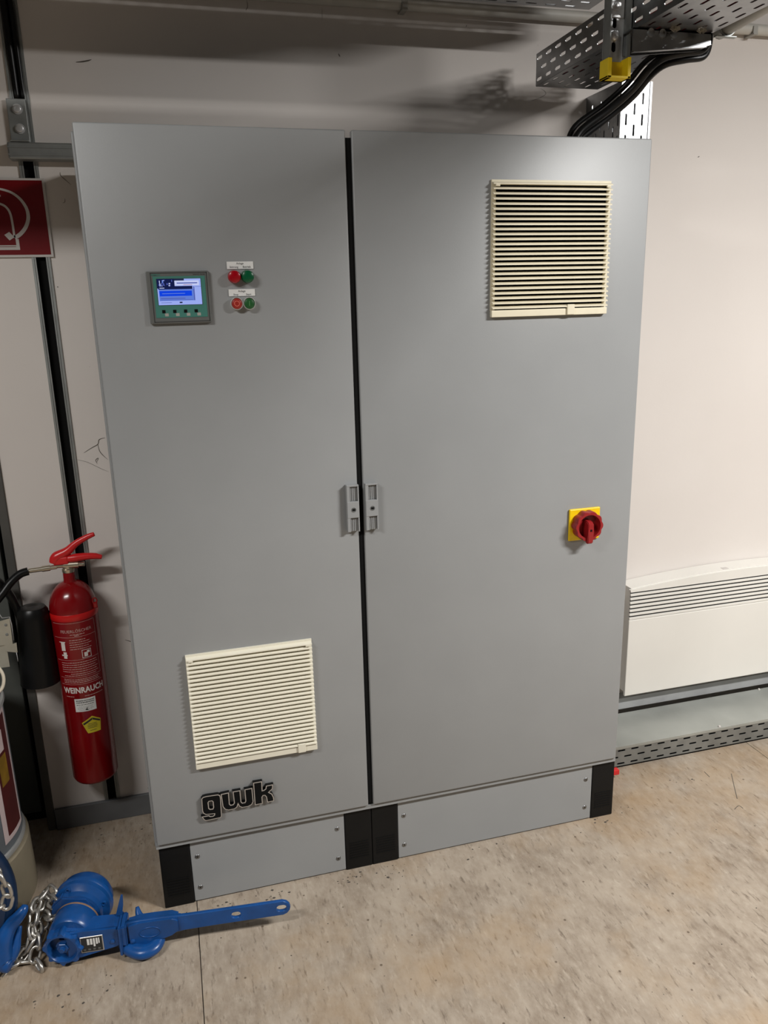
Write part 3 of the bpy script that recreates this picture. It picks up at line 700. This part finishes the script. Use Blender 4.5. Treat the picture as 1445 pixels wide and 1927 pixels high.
for k, (dx, r, l) in enumerate(((-.007, .009, 'thick black cable in the wall channel above the connector plate'), (.009, .007, 'thinner black cable in the wall channel above the connector plate'))):
    P_ = [(-.1555+dx, WY+.002, 2.144), (-.1555+dx, WY-.004, 2.25), (-.157+dx*1.1, WY-.014, 2.4), (-.165+dx*1.2, WY-.02, 2.6), (-.17+dx*1.2, WY-.02, 2.98)]
    tag(tube_ob('riser_cable', catmull(P_, 6), r, 'rubber', None, 10), l, 'cable', 'cables in the wall channel')

# ------------------------------------------------------------------ fire extinguisher sign
SY = WY-.006
sg = thing('fire_extinguisher_sign', (-.224, WY, 1.756), 'red square sign with white extinguisher and hose symbol', 'sign')
sx0, sx1, sz0, sz1 = -.3245, -.1215, 1.7565, 1.9545
box('sign_plate', (sx0, SY, sz0), (sx1, WY, sz1), 'signwhite', sg, .001)
box('red_field', (sx0+.0055, SY-.0006, sz0+.0065), (sx1-.0065, SY, sz1-.0055), 'redsign', sg)
def ribbon(name, pts, width, y, material, parent):
    P_ = [Vector((p[0], 0, p[1])) for p in pts]; bm = bmnew(); L_, R_ = [], []
    W_ = width if isinstance(width, list) else [width]*len(P_)
    for i, p in enumerate(P_):
        a = P_[max(i-1, 0)]; b = P_[min(i+1, len(P_)-1)]; d = (b-a).normalized(); nrm = Vector((-d.z, 0, d.x))
        L_.append(bm.verts.new((p.x+nrm.x*W_[i]/2, y, p.z+nrm.z*W_[i]/2))); R_.append(bm.verts.new((p.x-nrm.x*W_[i]/2, y, p.z-nrm.z*W_[i]/2)))
    for i in range(len(P_)-1): bm.faces.new((L_[i], R_[i], R_[i+1], L_[i+1]))
    bmesh.ops.recalc_face_normals(bm, faces=bm.faces)
    o = done(bm, name, material, parent); md = o.modifiers.new('t', 'SOLIDIFY'); md.thickness = .0005; return o
ys = SY-.0010
def c2(l, n=6): return [(p.x, p.y) for p in catmull([(a, b, 0) for a, b in l], n)]
hose = c2([(-.262, 1.921), (-.245, 1.927), (-.228, 1.926), (-.205, 1.918), (-.186, 1.902), (-.174, 1.879), (-.173, 1.855), (-.182, 1.833), (-.197, 1.816), (-.213, 1.806)])
ribbon('hose_symbol', hose, lerp_list([.004, .006, .009, .010], len(hose)), ys, 'signwhite', sg)
bm = bmnew(); extrude_poly(bm, [(-.2375, ys, 1.8135), (-.2245, ys, 1.821), (-.2135, ys, 1.8075), (-.2265, ys, 1.7995)], (0, .0005, 0)); done(bm, 'nozzle_symbol', 'signwhite', sg)
body_s = c2([(-.2135, 1.806), (-.2135, 1.84), (-.216, 1.868), (-.225, 1.884), (-.240, 1.8915), (-.2565, 1.8935), (-.273, 1.8915), (-.288, 1.884), (-.297, 1.868), (-.2995, 1.84), (-.2995, 1.783)])
ribbon('cylinder_symbol', body_s, .0056, ys, 'signwhite', sg)
bm = bmnew(); extrude_poly(bm, [(-.305, ys, 1.7755), (-.2035, ys, 1.7755), (-.2035, ys, 1.803), (-.2115, ys, 1.803), (-.2115, ys, 1.7875), (-.305, ys, 1.7875)], (0, .0005, 0)); done(bm, 'base_symbol', 'signwhite', sg)
box('base_line', (-.298, ys-.0004, 1.7832), (-.2125, ys, 1.7845), 'redsign', sg)
box('valve_symbol', (-.268, ys, 1.893), (-.245, ys+.0005, 1.914), 'signwhite', sg); box('lever_symbol', (-.272, ys, 1.9085), (-.233, ys+.0005, 1.9125), 'signwhite', sg)

# ------------------------------------------------------------------ fire extinguisher
EX, EY, ER = -.1835, .405, .066; EZ0, EZ1 = .222, .775
fe = thing('fire_extinguisher', (EX, EY, EZ0), 'red fire extinguisher with black horn hanging on the wall', 'extinguisher')
prof = [(0, 0), (ER-.012, 0), (ER-.004, .004), (ER, .013), (ER, EZ1-EZ0)]
for i in range(1, 9):
    t = i/8*math.radians(76); prof.append((ER*math.cos(t)**.9, EZ1-EZ0+.086*math.sin(t)))
prof += [(.0165, .096+EZ1-EZ0-.006), (.0160, .112+EZ1-EZ0), (.0150, .116+EZ1-EZ0), (0, .116+EZ1-EZ0)]
lathe_ob('cylinder', prof, (EX, EY, EZ0), (0, 0, 1), 'redext', fe, 48)
lathe_ob('colour_band', [(ER+.0006, 0), (ER+.0012, .001), (ER+.0012, .019), (ER+.0006, .020)], (EX, EY, .757), (0, 0, 1), 'redband', fe, 48)
vz = EZ1+.112
lathe_ob('valve_nut', [(.0165, 0), (.0175, .003), (.0175, .010), (.0150, .012), (.0150, .020), (.0125, .022), (.0125, .034), (0, .034)], (EX, EY, vz), (0, 0, 1), 'brass', fe, 20)
bm = bmnew(); lathe(bm, [(0, -.032), (.0075, -.032), (.0075, -.010), (.011, -.010), (.011, .030), (.0075, .030), (.0075, .045), (.006, .047), (0, .047)], (EX, EY-.004, vz+.022), (1, 0, -.04), 14)
autosmooth(done(bm, 'valve_body', 'brass', fe, True))
bm = bmnew(); lathe(bm, [(0, 0), (.0062, 0), (.0062, .018), (.0085, .018), (.0085, .040), (.0068, .040), (.0068, .075), (0, .075)], (EX-.028, EY-.006, vz+.020), (-1, -.1, -.02), 14)
autosmooth(done(bm, 'hose_coupling', 'brass', fe, True))
# levers: flat bars with rounded section
def lever(name, pts, radii, flatdir, ff):
    P_ = catmull(pts, 6); return tube_ob(name, P_, lerp_list(radii, len(P_)), 'redlever', fe, 12, flat=(flatdir, ff))
lever('squeeze_lever', [(EX-.034, EY-.004, vz+.032), (EX-.026, EY-.004, vz+.048), (EX+.004, EY-.004, vz+.062), (EX+.030, EY-.004, vz+.083), (EX+.062, EY-.004, vz+.099), (EX+.083, EY-.004, vz+.106)], [.014, .016, .013, .0095, .008, .006], (0, 1, 0), .9)
box('lever_yoke', (EX-.036, EY-.016, vz+.026), (EX+.006, EY+.010, vz+.050), 'redlever', fe, .005)
lever('carry_handle', [(EX-.004, EY-.004, vz+.040), (EX+.025, EY-.004, vz+.041), (EX+.055, EY-.004, vz+.042), (EX+.078, EY-.004, vz+.040), (EX+.096, EY-.004, vz+.035)], [.011, .012, .010, .009, .006], (0, 1, 0), 1.)
bm = bmnew(); ring = [(EX+.064+.006*math.cos(t), EY-.03, .800+.009*math.sin(t)) for t in [i*math.pi/5 for i in range(10)]]; tube(bm, ring, .0022, 6, True); badd(bm, (EX+.058, EY-.034, .778), (EX+.071, EY-.024, .796), .003); done(bm, 'band_clasp', 'redext', fe)
# hose and horn
hp = [(EX-.103, EY-.016, vz+.019), (EX-.125, EY-.022, vz+.014), (EX-.150, EY-.035, vz-.004), (EX-.175, EY-.05, vz-.032), (EX-.205, EY-.06, vz-.058), (EX-.235, EY-.06, vz-.055), (EX-.245, EY-.045, vz-.015), (EX-.222, EY-.03, vz+.018), (EX-.190, EY-.02, vz+.004), (EX-.165, EY-.015, vz-.035), (EX-.150, EY-.012, vz-.085), (EX-.142, EY-.012, vz-.125)]
tube_ob('hose', catmull(hp, 8), .0115, 'rubber', fe, 12)
hc = Vector((-.3135, .385, .0))
lathe_ob('horn', [(0, .800), (.012, .800), (.018, .803), (.034, .800), (.041, .790), (.0435, .77), (.0545, .572), (.0555, .568), (.0535, .568), (.040, .75), (0, .76)], hc, (.03, 0, 1), 'rubber', fe, 40)
# wall clip that holds the horn
bm = bmnew(); yb = hc.y-.064
cl = [at(x, y, 1, .325) for x, y in ((-8, 1172), (18, 1164), (24, 1212), (31, 1210), (33, 1228), (10, 1226), (8, 1214), (-3, 1216))]
extrude_poly(bm, cl, (0, .004, 0)); badd(bm, (-.44, .328, .65), (-.36, .332, .76)); badd(bm, (-.44, .328, .65), (-.432, WY-.002, .76))
done(bm, 'horn_clip', 'bracket', fe)
tube_ob('clip_wire', [at(x, y, 1, .322) for x, y in ((-4, 1152), (4, 1163), (18, 1161), (22, 1175), (26, 1205))], .0013, 'zinc', fe, 6)
tube_ob('clip_pin', [at(x, y, 1, .322) for x, y in ((31, 1228), (33, 1238), (34, 1245))], .0014, 'zinc', fe, 6)
for p in ((11, 1176), (13, 1194)):
    lathe_ob('rivet', [(.004, 0), (.004, .001), (0, .002)], at(*p, 1, .325), (0, -1, 0), 'galv_dull', fe, 12)
# bracket behind the cylinder
bm = bmnew(); badd(bm, (EX-.02, EY+ER-.002, .40), (EX+.02, WY-.0005, .70)); done(bm, 'wall_hook', 'galv_dull', fe)
# printing wrapped around the cylinder
A0 = math.atan2(CAM.y-EY, CAM.x-EX)     # the side that faces into the room
def wrap(me, z, lift=.0006, a0=0.):
    bm = bmnew(); bm.from_mesh(me)
    bmesh.ops.triangulate(bm, faces=bm.faces)
    for it in range(3):
        es = [e for e in bm.edges if abs(e.verts[0].co.x-e.verts[1].co.x) > .008]
        if es: bmesh.ops.subdivide_edges(bm, edges=es, cuts=1, use_grid_fill=False); bmesh.ops.triangulate(bm, faces=bm.faces)
    for v in bm.verts:
        t = A0+a0+v.co.x/ER; r = ER+lift; v.co = Vector((EX+r*math.cos(t), EY+r*math.sin(t), z+v.co.y))
    bm.to_mesh(me); bm.free(); return me
def rect_me(x0, y0, x1, y1): return curve_mesh([[(x0, y0), (x1, y0), (x1, y1), (x0, y1)]])
OFF = -.03
def etext(s, z, size, material='extprint', name='lettering', **k): return link(name, wrap(text_mesh(s, size, **k), z, a0=OFF), material, fe)
etext('FEUERLÖSCHER', .727, .0125, sx=1.0); etext('WEINRAUCH', .541, .0250, 'extwhite', 'maker_lettering', bold=.0008, sx=.80, space=1.02)
parts_ = []
def eline(z, x0, x1, h=.0008): parts_.append(rect_me(x0, z-h/2, x1, z+h/2))
def wr(ms): return [m_ for m_ in ms]
for z, x0, x1 in ((.752, -.07, .055), (.709, -.07, .056), (.638, -.07, .058), (.583, -.066, .058), (.561, -.066, .058)): parts_.append(wrap(rect_me(x0, -.0004, x1, .0004), z, a0=OFF))
parts_.append(wrap(rect_me(.0565, -.17, .0573, 0), .752, a0=OFF))
random.seed(5)
for z, x0, x1 in ((.717, -.018, .022), (.713, -.006, .006), (.700, -.022, .022), (.693, -.022, .034), (.686, -.022, .040), (.679, -.022, .030), (.672, -.022, .038), (.630, -.055, .048), (.623, -.055, .050), (.616, -.055, .044), (.609, -.055, .050), (.602, -.055, .046), (.595, -.03, .050), (.589, -.05, .042), (.577, -.055, .050), (.572, -.055, .046), (.567, -.055, .05), (.522, -.055, -.03), (.522, .0, .055)):
    x = x0
    while x < x1:
        w_ = random.uniform(.003, .009); parts_.append(wrap(rect_me(x, -.0009, min(x+w_, x1), .0009), z, a0=OFF)); x += w_+.0012
link('instruction_print', join_meshes('instruction_print', parts_), 'extprint', fe)
pk = []
for q in ((-.048, .668, -.036, .694), (-.053, .694, -.034, .6965), (-.050, .652, -.032, .656), (-.044, .644, -.034, .664)): pk.append(wrap(rect_me(q[0], 0, q[2], q[3]-q[1]), q[1], a0=OFF))
for q in ((.008, .641, .034, .6425), (.008, .665, .034, .6665), (.008, .641, .0095, .6665), (.0325, .641, .034, .6665), (.014, .645, .024, .658), (.022, .655, .030, .6625)): pk.append(wrap(rect_me(q[0], 0, q[2], q[3]-q[1]), q[1], a0=OFF))
link('pictogram', join_meshes('pictogram', pk), 'extwhite', fe)
st = link('inspection_label', wrap(rect_me(-.031, -.021, .028, .021), .4935, a0=OFF), 'white', fe)
lb = []
for z, x0, x1, h in ((.508, -.026, .024, .0030), (.502, -.026, .024, .0030), (.495, -.026, .022, .0020), (.489, -.02, .02, .0008), (.485, -.024, .018, .0008), (.481, -.024, .02, .0008), (.477, -.02, .016, .0008)):
    x = x0
    while x < x1: w_ = random.uniform(.002, .005); lb.append(wrap(rect_me(x, -h/2, min(x+w_, x1), h/2), z, .0009, OFF)); x += w_+.0013
lb.append(wrap(curve_mesh([[(-.004, -.004), (.004, .006), (.002, -.001), (.006, -.006)]]), .481, .0010, OFF))
link('label_print', join_meshes('label_print', lb), 'print', fe)
pent = [(-.029, .012), (.004, .030), (.030, .014), (.026, -.024), (-.014, -.024)]
link('test_badge', wrap(curve_mesh([[(x*.92, y) for x, y in pent]]), .424, a0=OFF+.12), 'yelstick', fe)
bb = [wrap(curve_mesh([[(-.024, .009), (.003, .0245), (.003, .018), (-.021, .004)]]), .424, .0009, OFF+.12), wrap(curve_mesh([[(.004, .0245), (.0255, .0115), (.0253, .006), (.004, .018)]]), .424, .0009, OFF+.12)]
for z, x0, x1 in ((.430, -.010, .014), (.4255, -.012, .016), (.421, -.012, .016), (.4165, -.011, .015), (.408, -.006, .012)): bb.append(wrap(rect_me(x0, -.0007, x1, .0007), z, .0009, OFF+.12))
link('badge_print', join_meshes('badge_print', bb), 'print', fe)

# ------------------------------------------------------------------ drum on a round stand
DX, DY = -.585, .215
stn = lathe_ob('drum_stand', [(0, 0), (.222, 0), (.228, .01), (.226, .177), (.215, .184), (0, .184)], (DX, DY, 0), (0, 0, 1), 'beige', None, 48)
tag(stn, 'beige round stand under the grey drum', 'stand')
dm = thing('steel_drum', (DX, DY, .184), 'grey steel drum with rolled rim and pictured label', 'drum')
DR = .213
lathe_ob('shell', [(0, .004), (DR-.012, .004), (DR-.006, .0), (DR, .012), (DR, .415), (DR-.004, .42), (0, .41)], (DX, DY, .184), (0, 0, 1), 'drum', dm, 64)
lathe_ob('bottom_rim', [(DR-.002, .0), (DR+.005, .002), (DR+.007, .009), (DR+.005, .016), (DR-.002, .018)], (DX, DY, .184), (0, 0, 1), 'drumrim', dm, 64)
lathe_ob('top_rim', [(DR-.002, .0), (DR+.005, .002), (DR+.007, .009), (DR+.005, .016), (DR-.002, .018)], (DX, DY, .589), (0, 0, 1), 'drumrim', dm, 64)
def dpatch(name, a0, a1, z0, z1, material, lift=.0008):
    bm = bmnew(); n_ = 10; A, B = [], []
    for i in range(n_+1):
        t = math.radians(a0+(a1-a0)*i/n_); x, y = DX+(DR+lift)*math.cos(t), DY+(DR+lift)*math.sin(t)
        A.append(bm.verts.new((x, y, z0))); B.append(bm.verts.new((x, y, z1)))
    for i in range(n_): bm.faces.new((A[i], A[i+1], B[i+1], B[i]))
    o = done(bm, name, material, dm); return o
dpatch('label_border', -27, 3, .225, .585, 'labelpink'); dpatch('label_picture', -22, -1, .24, .575, 'labelred', .0014)
dpatch('label_picture', -20, -9, .385, .47, 'labelyel', .0018); dpatch('label_picture', -21, -10, .48, .54, 'labelpink', .0018)
hpts = [at(-12, 1308, 1, .13), at(2, 1298, 1, .13), at(7, 1282, 1, .13), at(4, 1266, 1, .13), at(-8, 1252, 1, .13), at(-30, 1246, 1, .13), at(-52, 1262, 1, .13), at(-58, 1300, 1, .13)]
hpts = [Vector((p.x, p.y, max(p.z, .588))) for p in hpts]
tube_ob('carry_loop', catmull(hpts, 6), .0042, 'handlewhite', dm, 8)

# ------------------------------------------------------------------ lever hoist on the floor
def link_mesh(L_, W_, r):
    c = (L_-W_)/2; R_ = (W_/2)-r; pts = []
    for k in range(8): t = -math.pi/2+math.pi*k/7; pts.append((c+R_*math.cos(t), R_*math.sin(t), 0))
    for k in range(8): t = math.pi/2+math.pi*k/7; pts.append((-c+R_*math.cos(t), R_*math.sin(t), 0))
    bm = bmnew(); tube(bm, pts, r, 8, True); bmesh.ops.recalc_face_normals(bm, faces=bm.faces)
    me = bpy.data.meshes.new('chain_link'); bm.to_mesh(me); bm.free(); me.materials.append(M['chain'])
    for p in me.polygons: p.use_smooth = True
    return me
LM = link_mesh(.047, .0325, .0046)
def chain(pts, parent, step=.0312, roll=0., me=LM):
    P_ = catmull(pts, 24); acc = [0.]
    for a, b in zip(P_, P_[1:]): acc.append(acc[-1]+(b-a).length)
    n_ = int(acc[-1]/step); out = []
    for k in range(n_+1):
        s_ = k*step; i = max(j for j in range(len(acc)) if acc[j] <= s_+1e-9); i = min(i, len(P_)-2)
        f_ = (s_-acc[i])/max(acc[i+1]-acc[i], 1e-9); p = P_[i].lerp(P_[i+1], f_); d = (P_[i+1]-P_[i]).normalized()
        up = Vector((0, 0, 1)) if abs(d.z) < .95 else Vector((0, -1, 0))
        y_ = up.cross(d).normalized(); z_ = d.cross(y_)
        ang = roll+(math.pi/2 if k % 2 else 0)+random.uniform(-.18, .18)
        R_ = Matrix((d, y_, z_)).transposed().to_4x4() @ Matrix.Rotation(ang, 4, 'X')
        o = link('chain_link', me, None, parent); o.matrix_basis = Matrix.Translation(p) @ R_
        out.append(o)
    return out
hr = thing('lever_hoist', (-.2, -.06, 0), 'bright blue lever chain hoist lying on the floor with its long handle out', 'chain hoist')
WC = Vector((-.247, -.118, .058))
ax = Vector((.235, .97, .0)).normalized()        # from the hand wheel to the gear cover
side = Vector((ax.y, -ax.x, 0)); UP = Vector((0, 0, 1))
def hl(a, s_, u_): return WC+ax*a+side*s_+UP*u_
# hand wheel with lobes
bm = bmnew(); m_ = 84; rings = []
def wheel_r(t): return .0435+.0080*max(0, math.cos(8*t+.4))**1.6
for (dd, sc, kind) in ((.034, .95, 'o'), (.028, 1, 'o'), (.006, 1, 'o'), (.0, .95, 'o'), (0, .0375, 'i'), (.004, .0355, 'i'), (.022, .033, 'i')):
    rings.append([bm.verts.new(WC+ax*dd+(side*math.cos(t)+UP*math.sin(t))*(wheel_r(t)*sc if kind == 'o' else sc)) for t in [2*math.pi*i/m_ for i in range(m_)]])
for A, B in zip(rings, rings[1:]):
    for i in range(m_): bm.faces.new((A[i], A[(i+1) % m_], B[(i+1) % m_], B[i]))
bm.faces.new(rings[0]); bm.faces.new(rings[-1])
hw = autosmooth(done(bm, 'hand_wheel', 'blue', hr, True), 40)
lathe_ob('hub', [(.021, -.022), (.021, -.014), (.0150, -.014), (.0150, -.005), (.0140, -.004), (.0075, -.004), (.0075, .003), (.006, .004), (0, .004)], WC, -ax, 'blue', hw, 6, False)
# middle housing, brake cover and gear cover
lathe_ob('brake_cover', [(.0, .026), (.050, .026), (.056, .033), (.057, .085), (.053, .093), (.059, .096), (.059, .108), (0, .108)], WC+side*.012+UP*.013, ax, 'blue', hr, 40)
lathe_ob('wear_ring', [(.0571, 0), (.0576, .001), (.0576, .0045), (.0571, .0055)], WC+side*.012+UP*.013+ax*.0795, ax, 'bluewear', hr, 40)
bm = bmnew()
sec = [(-.050, -.050), (-.060, .0), (-.054, .052), (-.026, .078), (.040, .074), (.070, .03), (.070, -.03), (.04, -.052)]
extrude_poly(bm, [hl(.090, s_, u_+.002) for s_, u_ in sec], ax*.044); bmesh.ops.bevel(bm, geom=list(bm.edges), offset=.004, segments=2, affect='EDGES')
done(bm, 'side_plates', 'blue', hr)
gc = WC+side*.012+UP*.024
lathe_ob('gear_cover', [(.075, .132), (.077, .136), (.077, .143), (.072, .147), (.069, .168), (.060, .182), (.042, .192), (.018, .196), (0, .197)], gc, ax, 'blue', hr, 48)
lathe_ob('gear_cover_front', [(.050, .092), (.058, .094), (.060, .108), (.0690, .116), (.0750, .120), (.0750, .133)], gc, ax, 'blue', hr, 48)
for ang in (1.95, .25, -1.2, 3.4):
    c = gc+(side*math.cos(ang)+UP*math.sin(ang))*.066+ax*.113
    lathe_ob('cover_screw', [(.0065, 0), (.0065, .006), (.004, .006), (.0035, .003), (0, .003)], c, -ax, 'blue', hr, 12)
for a_, u_ in ((.112, .028), (.122, .034)):
    lathe_ob('rivet', [(.004, 0), (.003, .002), (0, .0025)], hl(a_, -.0555, u_-.01), -side, 'matblack', hr, 10)
# lever: housing, neck, flat handle
ld_ = Vector((1, -.095, .0)).normalized(); lb_ = Vector((.095, 1, 0)).normalized()
def lv(s_, d_, u_): return WC+ld_*s_+lb_*d_+UP*u_
def lever_prism(name, poly, d0, d1, bev=.002):
    bm = bmnew(); extrude_poly(bm, [lv(s_, d0, u_) for s_, u_ in poly], lb_*(d1-d0))
    if bev: bmesh.ops.bevel(bm, geom=list(bm.edges), offset=bev, segments=2, affect='EDGES')
    return done(bm, name, 'blue', hr)
lever_prism('lever_housing', [(.006, -.040), (.04, -.036), (.132, -.024), (.142, -.018), (.142, .034), (.134, .041), (.05, .041), (.006, .044)], .006, .058, .006)
lever_prism('pawl_flange', [(.138, -.044), (.146, -.044), (.146, .040), (.138, .040)], -.002, .062, .002)
lever_prism('lever_neck', [(.142, -.020), (.158, -.022), (.158, .038), (.142, .038)], .004, .060, .003)
hd = [(.156, -.028), (.20, -.026), (.235, -.022), (.27, -.013), (.30, -.009), (.36, -.008), (.556, -.008), (.566, -.004), (.573, .004), (.575, .012), (.573, .020), (.566, .028), (.556, .032), (.36, .033), (.31, .033), (.285, .034), (.26, .036), (.23, .037), (.19, .037), (.156, .036)]
# handle as an outline with two oblong holes
def stad(c, u_, l, h, n_=8):
    o_ = []
    for k in range(n_): t = math.pi/2-math.pi*k/(n_-1); o_.append((c+(l-h)/2+h/2*math.cos(t), u_+h/2*math.sin(t)))
    for k in range(n_): t = -math.pi/2-math.pi*k/(n_-1); o_.append((c-(l-h)/2+h/2*math.cos(t), u_+h/2*math.sin(t)))
    return o_
me = curve_mesh([hd, stad(.553, .012, .030, .022), stad(.434, .0125, .028, .021)], .0035, 0, .0015)
Rm = Matrix((ld_, UP, -lb_)).transposed().to_4x4()
me.transform(Matrix.Translation(WC+lb_*.022) @ Rm); lo = link('lever_handle', me, 'blue', hr)
lever_prism('lever_shank', [(.157, -.029), (.20, -.027), (.235, -.023), (.268, -.014), (.292, -.006), (.292, .032), (.27, .035), (.23, .0365), (.19, .0365), (.157, .036)], .010, .044, .006)
bm = bmnew(); tube(bm, [lv(.215+.026*math.cos(t), .0098, .006+.015*math.sin(t)) for t in [2*math.pi*i/28 for i in range(28)]], .0012, 6, True); done(bm, 'oval_emboss', 'blue', lo, True)
lathe_ob('pivot_rivet', [(.0065, 0), (.006, .0025), (.003, .004), (0, .0045)], lv(.170, .0100, -.014), -lb_, 'blue', lo, 14)
lathe_ob('pivot_rivet', [(.006, 0), (.0055, .002), (.003, .003), (0, .0035)], lv(.122, .006, -.002), -lb_, 'blue', hr, 14)
# selector lever standing up beside the gear cover
bm = bmnew(); extrude_poly(bm, [lv(.128, .045, .040), lv(.144, .045, .040), lv(.150, .045, .070), lv(.152, .045, .100), lv(.147, .045, .100), lv(.138, .045, .072)], lb_*.004); done(bm, 'selector_lever', 'blue', hr)
# type plate
tp = bmnew(); badd(tp, (0, -.0006, 0), (.056, .0012, .047), .0008, 1, mtx=Matrix.Translation(lv(.044, .0045, -.022)) @ Matrix((ld_, lb_, UP)).transposed().to_4x4())
tp = done(tp, 'type_plate', 'silver', hr)
def tpf(s0, u0, s1, u1, m2, k):
    bm = bmnew(); badd(bm, (s0, -.0010-.0002*k, u0), (s1, -.0005-.0002*k, u1), mtx=Matrix.Translation(lv(.044, .0045, -.022)) @ Matrix((ld_, lb_, UP)).transposed().to_4x4()); done(bm, 'plate_print', m2, tp)
tpf(.0025, .003, .0535, .044, 'print', 1)
for k, (s0, s1, u0) in enumerate(((.017, .0225, .023), (.0245, .030, .023), (.032, .0365, .0165), (.0385, .043, .023), (.0445, .0475, .025))): tpf(s0, u0, s1, .041, 'white', 2)
for k in range(4): tpf(.006+.012*k, .0065, .012+.012*k, .0115, 'hmi', 2)
# load hook lying behind the lever
def hook(name, pts, radii, parent, m2='blue', flat=None):
    P_ = catmull(pts, 8); return tube_ob(name, P_, lerp_list(radii, len(P_)), m2, parent, 14, flat=flat)
hk = [at(258, 1706, 2, .085), at(262, 1722, 2, .070), at(274, 1738, 2, .055), at(292, 1752, 2, .04), at(298, 1768, 2, .028), at(288, 1784, 2, .022), at(268, 1791, 2, .020), at(246, 1785, 2, .022), at(232, 1772, 2, .03), at(222, 1762, 2, .045)]
hook('load_hook', hk, [.004, .0095, .013, .016, .018, .020, .022, .020, .016, .012], hr, 'blue', ((0, 0, 1), .75))
# suspension hook at the chain end
hk = [at(47, 1703, 2, .155), at(44, 1712, 2, .148), at(33, 1727, 2, .132), at(18, 1744, 2, .112), at(8, 1766, 2, .088), at(5, 1790, 2, .060), at(10, 1812, 2, .034), at(20, 1818, 2, .028)]
hook('suspension_hook', hk, [.007, .012, .0155, .019, .022, .024, .022, .016], hr)
hk = [at(10, 1812, 2, .034), at(22, 1800, 2, .040), at(29, 1782, 2, .058), at(33, 1764, 2, .078), at(38, 1742, 2, .10)]
hook('safety_latch', hk, [.014, .014, .013, .009, .005], hr, 'blue')
# chain strands
chain([hl(.118, -.045, .058), at(92, 1674, 2, .120), at(76, 1690, 2, .112), at(66, 1708, 2, .105), at(62, 1728, 2, .090), at(60, 1750, 2, .070), at(63, 1770, 2, .048), at(52, 1788, 2, .030), at(42, 1800, 2, .020), at(34, 1816, 2, .010)], hr, roll=.6)
chain([hl(.112, -.055, .045), at(84, 1690, 2, .10), at(74, 1708, 2, .092), at(70, 1735, 2, .075), at(70, 1757, 2, .060), at(72, 1780, 2, .040), at(66, 1800, 2, .020), at(75, 1820, 2, .008)], hr, roll=-.3)
chain([hl(.08, -.052, .03), at(84, 1723, 2, .07), at(82, 1745, 2, .055), at(75, 1765, 2, .035)], hr, roll=.2)
chain([at(52, 1770, 2, .045), at(48, 1785, 2, .03), at(30, 1795, 2, .012), at(40, 1808, 2, .008), at(55, 1808, 2, .006)], hr, roll=.9)
chain([at(24, 1816, 2, .012), at(10, 1824, 2, .008), at(-4, 1838, 2, .006), at(-22, 1845, 2, .005), at(-40, 1846, 2, .005)], hr, roll=.4)
# second hoist, mostly beyond the left edge
h2 = thing('lever_hoist', (-.50, -.04, 0), 'dark scuffed blue chain hoist standing next to the drum stand', 'chain hoist')
c2_ = Vector((-.475, -.052, .198)); a2 = Vector((.2, -.98, .0)).normalized()
gc2 = lathe_ob('gear_cover', [(0, -.035), (.105, -.033), (.124, -.026), (.130, -.012), (.130, .004), (.122, .016), (.104, .022), (.100, .030), (.055, .036), (0, .038)], c2_, a2, 'bluedark', h2, 48)
for v in gc2.data.vertices: v.co.z = c2_.z+(v.co.z-c2_.z)*1.48
lathe_ob('housing', [(0, .0), (.05, .002), (.058, .012), (.058, .10), (0, .10)], c2_+Vector((-.10, -.01, -.13)), (-1, -.3, 0), 'bluedark', h2, 32)
ch2 = [at(-14, 1640, 1, -0.105), at(0, 1648, 1, -0.108), at(8, 1663, 1, -0.112), at(14, 1682, 1, -0.115), at(11, 1702, 1, -0.118), at(-6, 1712, 1, -.12), at(-25, 1722, 1, -.12)]
chain(ch2, h2, roll=.5)
